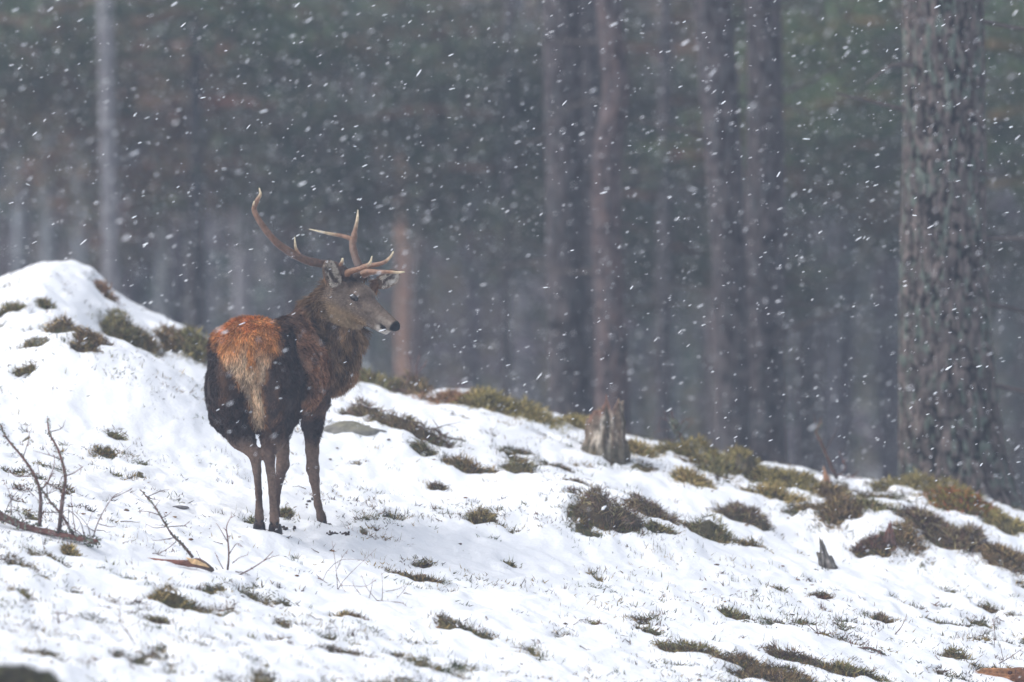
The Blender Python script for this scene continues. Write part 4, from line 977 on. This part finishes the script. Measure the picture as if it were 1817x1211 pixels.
pine('pine_tree', 60, [(997, -40, 70), (1001, 200, 69), (1004, 400, 71), (1009, 600, 74), (1014, 760, 80)], BK_PINE, 'straight mauve grey pine trunk just left of the slimmer pair above the tall stump', 'pine tree', seg=60, seed=6, boughs=[])
pine('pine_tree', 66, [(1042, -40, 42), (1044, 300, 42), (1048, 600, 44), (1052, 760, 46)], BK_PINE, 'dim pine trunk half hidden between the mauve trunk and the reddish curved trunk', 'pine tree', seg=40, seed=7)
pine('pine_tree', 59, [(1078, -40, 44), (1085, 80, 47), (1095, 160, 48), (1091, 205, 50), (1078, 260, 50), (1076, 350, 50), (1080, 500, 52), (1086, 650, 58), (1088, 770, 62)], [(104, 92, 94), (124, 104, 100), (104, 102, 106), (56, 49, 53)],
     'reddish kinked pine trunk right above the tall broken stump', 'pine tree', seg=56, seed=8, boughs=[])
pine('pine_tree', 57.5, [(1260, -40, 68), (1272, 120, 70), (1284, 280, 67), (1292, 420, 62), (1298, 600, 60), (1304, 820, 64)], BK_PINE, 'left trunk of the close pair of pines, leaning slightly right', 'pine tree', seg=60, seed=9, boughs=[])
pine('pine_tree', 58.5, [(1354, -40, 60), (1358, 150, 62), (1359, 330, 68), (1355, 420, 76), (1352, 600, 82), (1352, 830, 90)], BK_PINE, 'right and stouter trunk of the close pair of pines, knotted at mid height', 'pine tree', seg=60, seed=10, boughs=[])
pine('pine_tree', 72, [(1650, -40, 26), (1650, 300, 28), (1650, 820, 30)], BK_PINE, 'slender pine with bright green boughs hidden behind the massive pine', 'pine tree', seg=24, seed=11,
     boughs=[(1580, 40, 2.6, 1.1, .1, LGR), (1590, 170, 2.9, 1.0, .1, LGR), (1750, 80, .2, 1.3, .1, LGR), (1745, 200, -.2, 1.3, .1, LGR), (1745, 320, .1, 1.1, .2, LGR), (1560, 260, 2.4, .9, .1, GRN)])
pine('pine_tree', 77, [(1420, -40, 24), (1424, 300, 26), (1430, 820, 30)], BK_PINE, 'thin dim pine with dark green boughs between the close pair and the massive pine', 'pine tree', seg=24, seed=31,
     boughs=[(1440, 60, .2, 1.6, 0, DGR), (1430, 150, -.2, 1.7, .1, DGR), (1480, 200, .1, 1.5, .1, GRN), (1410, 260, 3.0, 1.2, .1, DGR), (1440, 340, .3, 1.4, .15, DGR), (1410, 420, 3.1, 1.1, .2, DGR), (1500, 30, .1, 1.4, 0, GRN)])
pine('pine_tree', 74, [(1182, -40, 24), (1180, 300, 26), (1176, 820, 30)], BK_PINE, 'thin dim pine with dark boughs in the gap left of the close pair', 'pine tree', seg=24, seed=32,
     boughs=[(1190, 40, .2, 1.3, 0, DGR), (1170, 90, 3.0, 1.2, .1, DGR), (1185, 180, -.2, 1.1, .1, DGR), (1190, 280, .1, 1.1, .1, RUS), (1175, 350, 3.0, 1.1, .1, DGR), (1185, 440, .3, 1.0, .15, DGR)])
pine('pine_tree', 75, [(905, -40, 18), (900, 300, 20), (896, 760, 22)], BK_PINE, 'thin dim pine with drooping dark boughs left of the mauve trunk', 'pine tree', seg=24, seed=33,
     boughs=[(900, 60, 3.1, 1.4, 0, DGR), (905, 140, .2, 1.1, .1, DGR), (895, 200, 3.0, 1.6, .1, DGR), (890, 300, 2.9, 1.4, .15, DGR), (900, 380, .1, 1.0, .1, DGR)])
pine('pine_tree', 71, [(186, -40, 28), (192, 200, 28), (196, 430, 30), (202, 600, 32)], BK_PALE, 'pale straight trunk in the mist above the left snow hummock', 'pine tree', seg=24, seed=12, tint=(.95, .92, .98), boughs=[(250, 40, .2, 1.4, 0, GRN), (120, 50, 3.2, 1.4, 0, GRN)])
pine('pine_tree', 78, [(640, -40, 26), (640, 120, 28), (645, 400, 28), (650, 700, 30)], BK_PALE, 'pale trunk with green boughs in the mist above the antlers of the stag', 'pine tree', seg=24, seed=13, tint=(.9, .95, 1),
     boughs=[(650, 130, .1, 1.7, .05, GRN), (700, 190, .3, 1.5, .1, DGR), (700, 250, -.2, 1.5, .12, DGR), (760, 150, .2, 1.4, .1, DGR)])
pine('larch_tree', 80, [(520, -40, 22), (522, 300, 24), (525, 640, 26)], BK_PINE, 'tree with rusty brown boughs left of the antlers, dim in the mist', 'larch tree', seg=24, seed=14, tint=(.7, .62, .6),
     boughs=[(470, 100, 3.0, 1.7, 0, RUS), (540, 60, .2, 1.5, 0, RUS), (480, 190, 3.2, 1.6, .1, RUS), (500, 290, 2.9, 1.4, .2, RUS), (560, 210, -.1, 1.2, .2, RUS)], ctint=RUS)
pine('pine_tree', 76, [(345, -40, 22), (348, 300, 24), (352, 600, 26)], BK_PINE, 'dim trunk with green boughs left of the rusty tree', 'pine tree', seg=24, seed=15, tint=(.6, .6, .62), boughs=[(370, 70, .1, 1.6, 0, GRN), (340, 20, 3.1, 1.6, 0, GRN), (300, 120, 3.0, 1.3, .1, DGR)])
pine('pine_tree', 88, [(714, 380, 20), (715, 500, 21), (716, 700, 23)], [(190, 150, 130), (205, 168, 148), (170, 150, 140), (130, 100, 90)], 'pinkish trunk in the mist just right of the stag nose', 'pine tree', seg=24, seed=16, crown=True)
for k, (x_, w_, Y_, lb) in enumerate([(84, 16, 90, 'palest narrow trunk above the top of the left snow hummock'), (141, 18, 94, 'pale trunk end over the right shoulder of the left snow hummock'),
        (289, 24, 82, 'pale thick birch trunk between the hummock and the rump of the stag'), (32, 18, 92, 'pale trunk at the left edge above the snow hummock')]):
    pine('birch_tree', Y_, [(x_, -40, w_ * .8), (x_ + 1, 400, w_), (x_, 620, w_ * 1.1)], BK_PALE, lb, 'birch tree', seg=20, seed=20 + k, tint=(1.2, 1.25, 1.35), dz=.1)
# the far trees that nothing tells apart
FT = [trunk_mesh([(0, 0), (.05, 6), (-.05, 10), (0, 19)], [.17, .14, .13, .07], 12, 40, b_, 40 + i, .01).build('tmp', M_BARK) for i, b_ in enumerate([BK_PINE, BK_GREY, BK_PALE])]
FTm = [o_.data for o_ in FT]; [bpy.data.objects.remove(o_) for o_ in FT]
for k in range(190):
    Y_ = RNG.uniform(86, 165); hw_ = Y_ * .066 + 3; x_ = RNG.uniform(-hw_, hw_) * (1.0 if k % 5 else 2.2)
    zg = gz(x_, Y_) - .1; root = empty('pine_tree', (x_, Y_, zg)); t_ = RNG.uniform(.55, 1.05)
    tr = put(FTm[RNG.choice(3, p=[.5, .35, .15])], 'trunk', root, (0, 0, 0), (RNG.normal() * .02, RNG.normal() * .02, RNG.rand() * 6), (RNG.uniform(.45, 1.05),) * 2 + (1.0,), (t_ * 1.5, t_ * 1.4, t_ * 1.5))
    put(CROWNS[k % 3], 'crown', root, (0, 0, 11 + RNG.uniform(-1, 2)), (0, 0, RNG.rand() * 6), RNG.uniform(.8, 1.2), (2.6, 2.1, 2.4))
    for q in range(RNG.randint(0, 3)):
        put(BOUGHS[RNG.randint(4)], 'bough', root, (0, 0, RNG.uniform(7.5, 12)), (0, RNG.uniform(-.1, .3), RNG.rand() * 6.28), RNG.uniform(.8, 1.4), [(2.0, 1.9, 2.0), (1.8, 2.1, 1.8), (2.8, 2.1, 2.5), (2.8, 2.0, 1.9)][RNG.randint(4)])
    tag(root, 'slender tree lost in the mist among the far trunks', 'tree', 'far trees in the mist')
# undergrowth and twigs far back, one mass
def far_wood():
    mb_ = MB(); n = 60000; y = RNG.uniform(95, 165, n); x = RNG.uniform(-1, 1, n) * (y * .066 + 8)
    fl = height(x, y); cl = fbm(x * .35, y * .2, 0, 201, 3)
    hgt = RNG.rand(n)**1.2 * (9 + 5 * cl); z = fl + hgt; gp = fbm(x * .5, hgt * .5, y * .3, 210, 3); ok = gp > -.12; x, y, z, gp, hgt = x[ok], y[ok], z[ok], gp[ok], hgt[ok]; n = len(x)
    hue = fbm(x * .22, z * .25, y * .1, 220, 2)
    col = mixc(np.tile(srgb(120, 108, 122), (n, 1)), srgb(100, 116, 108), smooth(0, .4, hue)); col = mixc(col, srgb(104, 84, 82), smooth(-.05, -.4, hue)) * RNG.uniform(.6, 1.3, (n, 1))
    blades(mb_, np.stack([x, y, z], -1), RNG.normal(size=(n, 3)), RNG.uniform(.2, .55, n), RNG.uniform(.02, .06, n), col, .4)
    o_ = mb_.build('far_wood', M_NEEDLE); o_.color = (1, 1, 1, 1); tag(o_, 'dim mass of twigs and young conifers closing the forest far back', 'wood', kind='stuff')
far_wood()

# ------------------------------------------------------------------ falling snow
def falling():
    mb_ = MB(); n = 17000
    y = 31 + (80 - 31) * RNG.rand(n)**.62; near_ = RNG.rand(n) < .004; y = np.where(near_, RNG.uniform(12, 27, n), y)
    far_ = RNG.uniform(58, 120, 26000); y = np.concatenate([y, far_, RNG.uniform(31, 47, 5200)]); n = len(y); hw_ = y * .0668 + .5; x = RNG.uniform(-1, 1, n) * hw_; z = RNG.uniform(-1, 1, n) * (y * .0445 + .4) - .0262 * y
    ok = z > height(x, y) + .03; x, y, z = x[ok], y[ok], z[ok]; n = len(x)
    ang = R(28) + RNG.normal(size=n) * .22; dr = np.stack([np.cos(ang), RNG.normal(size=n) * .3, np.sin(ang)], -1); dr = unit(dr)
    rv = unit(RNG.normal(size=(n, 3))); a = unit(np.cross(dr, rv)); b_ = np.cross(dr, a); c = np.stack([x, y, z], -1)
    r = np.minimum(.0009 + RNG.exponential(.00058, n), .0040) * np.where(RNG.rand(n) < .05, 1.7, 1) * (1 + .5 * smooth(45, 75, y)); L_ = r * RNG.uniform(2.4, 6.2, n)
    P = []
    for t, rr_ in ((-1, .35), (-.35, 1), (.45, .9), (1, .3)):
        for q in range(4):
            an = q * math.pi / 2; P.append(c + dr * (L_ * t)[:, None] + (a * math.cos(an) + b_ * math.sin(an)) * (r * rr_ * RNG.uniform(.7, 1.25, n))[:, None])
    V_ = np.stack(P, 1).reshape(-1, 3); f = []
    for k in range(3):
        for q in range(4): f.append([k * 4 + q, k * 4 + (q + 1) % 4, k * 4 + 4 + (q + 1) % 4, k * 4 + 4 + q])
    f.append([3, 2, 1, 0]); f.append([12, 13, 14, 15])
    base = np.arange(n)[:, None, None] * 16; mb_.add(V_, [(base + np.array(f)[None]).reshape(-1, 4)])
    o_ = mb_.build('falling_snow', M_FLAKE, smooth_=True); tag(o_, 'snowflakes driven down through the air by the wind', 'snow', kind='stuff')
falling()

# ------------------------------------------------------------------ haze
zmin, zmax = -9.5, 30.0
mbh = MB(); xa, ya, xb, yb = -158, -11, 158, 255
zlo = float(GZ.min()) - 1; zhi = max(float(GZ.max()), 20) + 3
Vb = [(x_, y_, z_) for x_ in (-175, 175) for y_ in (-25, 275) for z_ in (zlo, zhi)]
mbh.add(Vb, [np.array([[0, 1, 3, 2], [4, 6, 7, 5], [0, 4, 5, 1], [2, 3, 7, 6], [0, 2, 6, 4], [1, 5, 7, 3]])])
mh = bpy.data.materials.new('haze_air'); mh.use_nodes = True; nt = mh.node_tree; nt.nodes.clear()
pv = nt.nodes.new('ShaderNodeVolumePrincipled'); pv.inputs['Density'].default_value = HAZE; pv.inputs['Color'].default_value = (.68, .80, 1.0, 1)
om = nt.nodes.new('ShaderNodeOutputMaterial'); nt.links.new(pv.outputs[0], om.inputs['Volume'])
hz = mbh.build('haze', mh, smooth_=False); hz['kind'] = 'stuff'
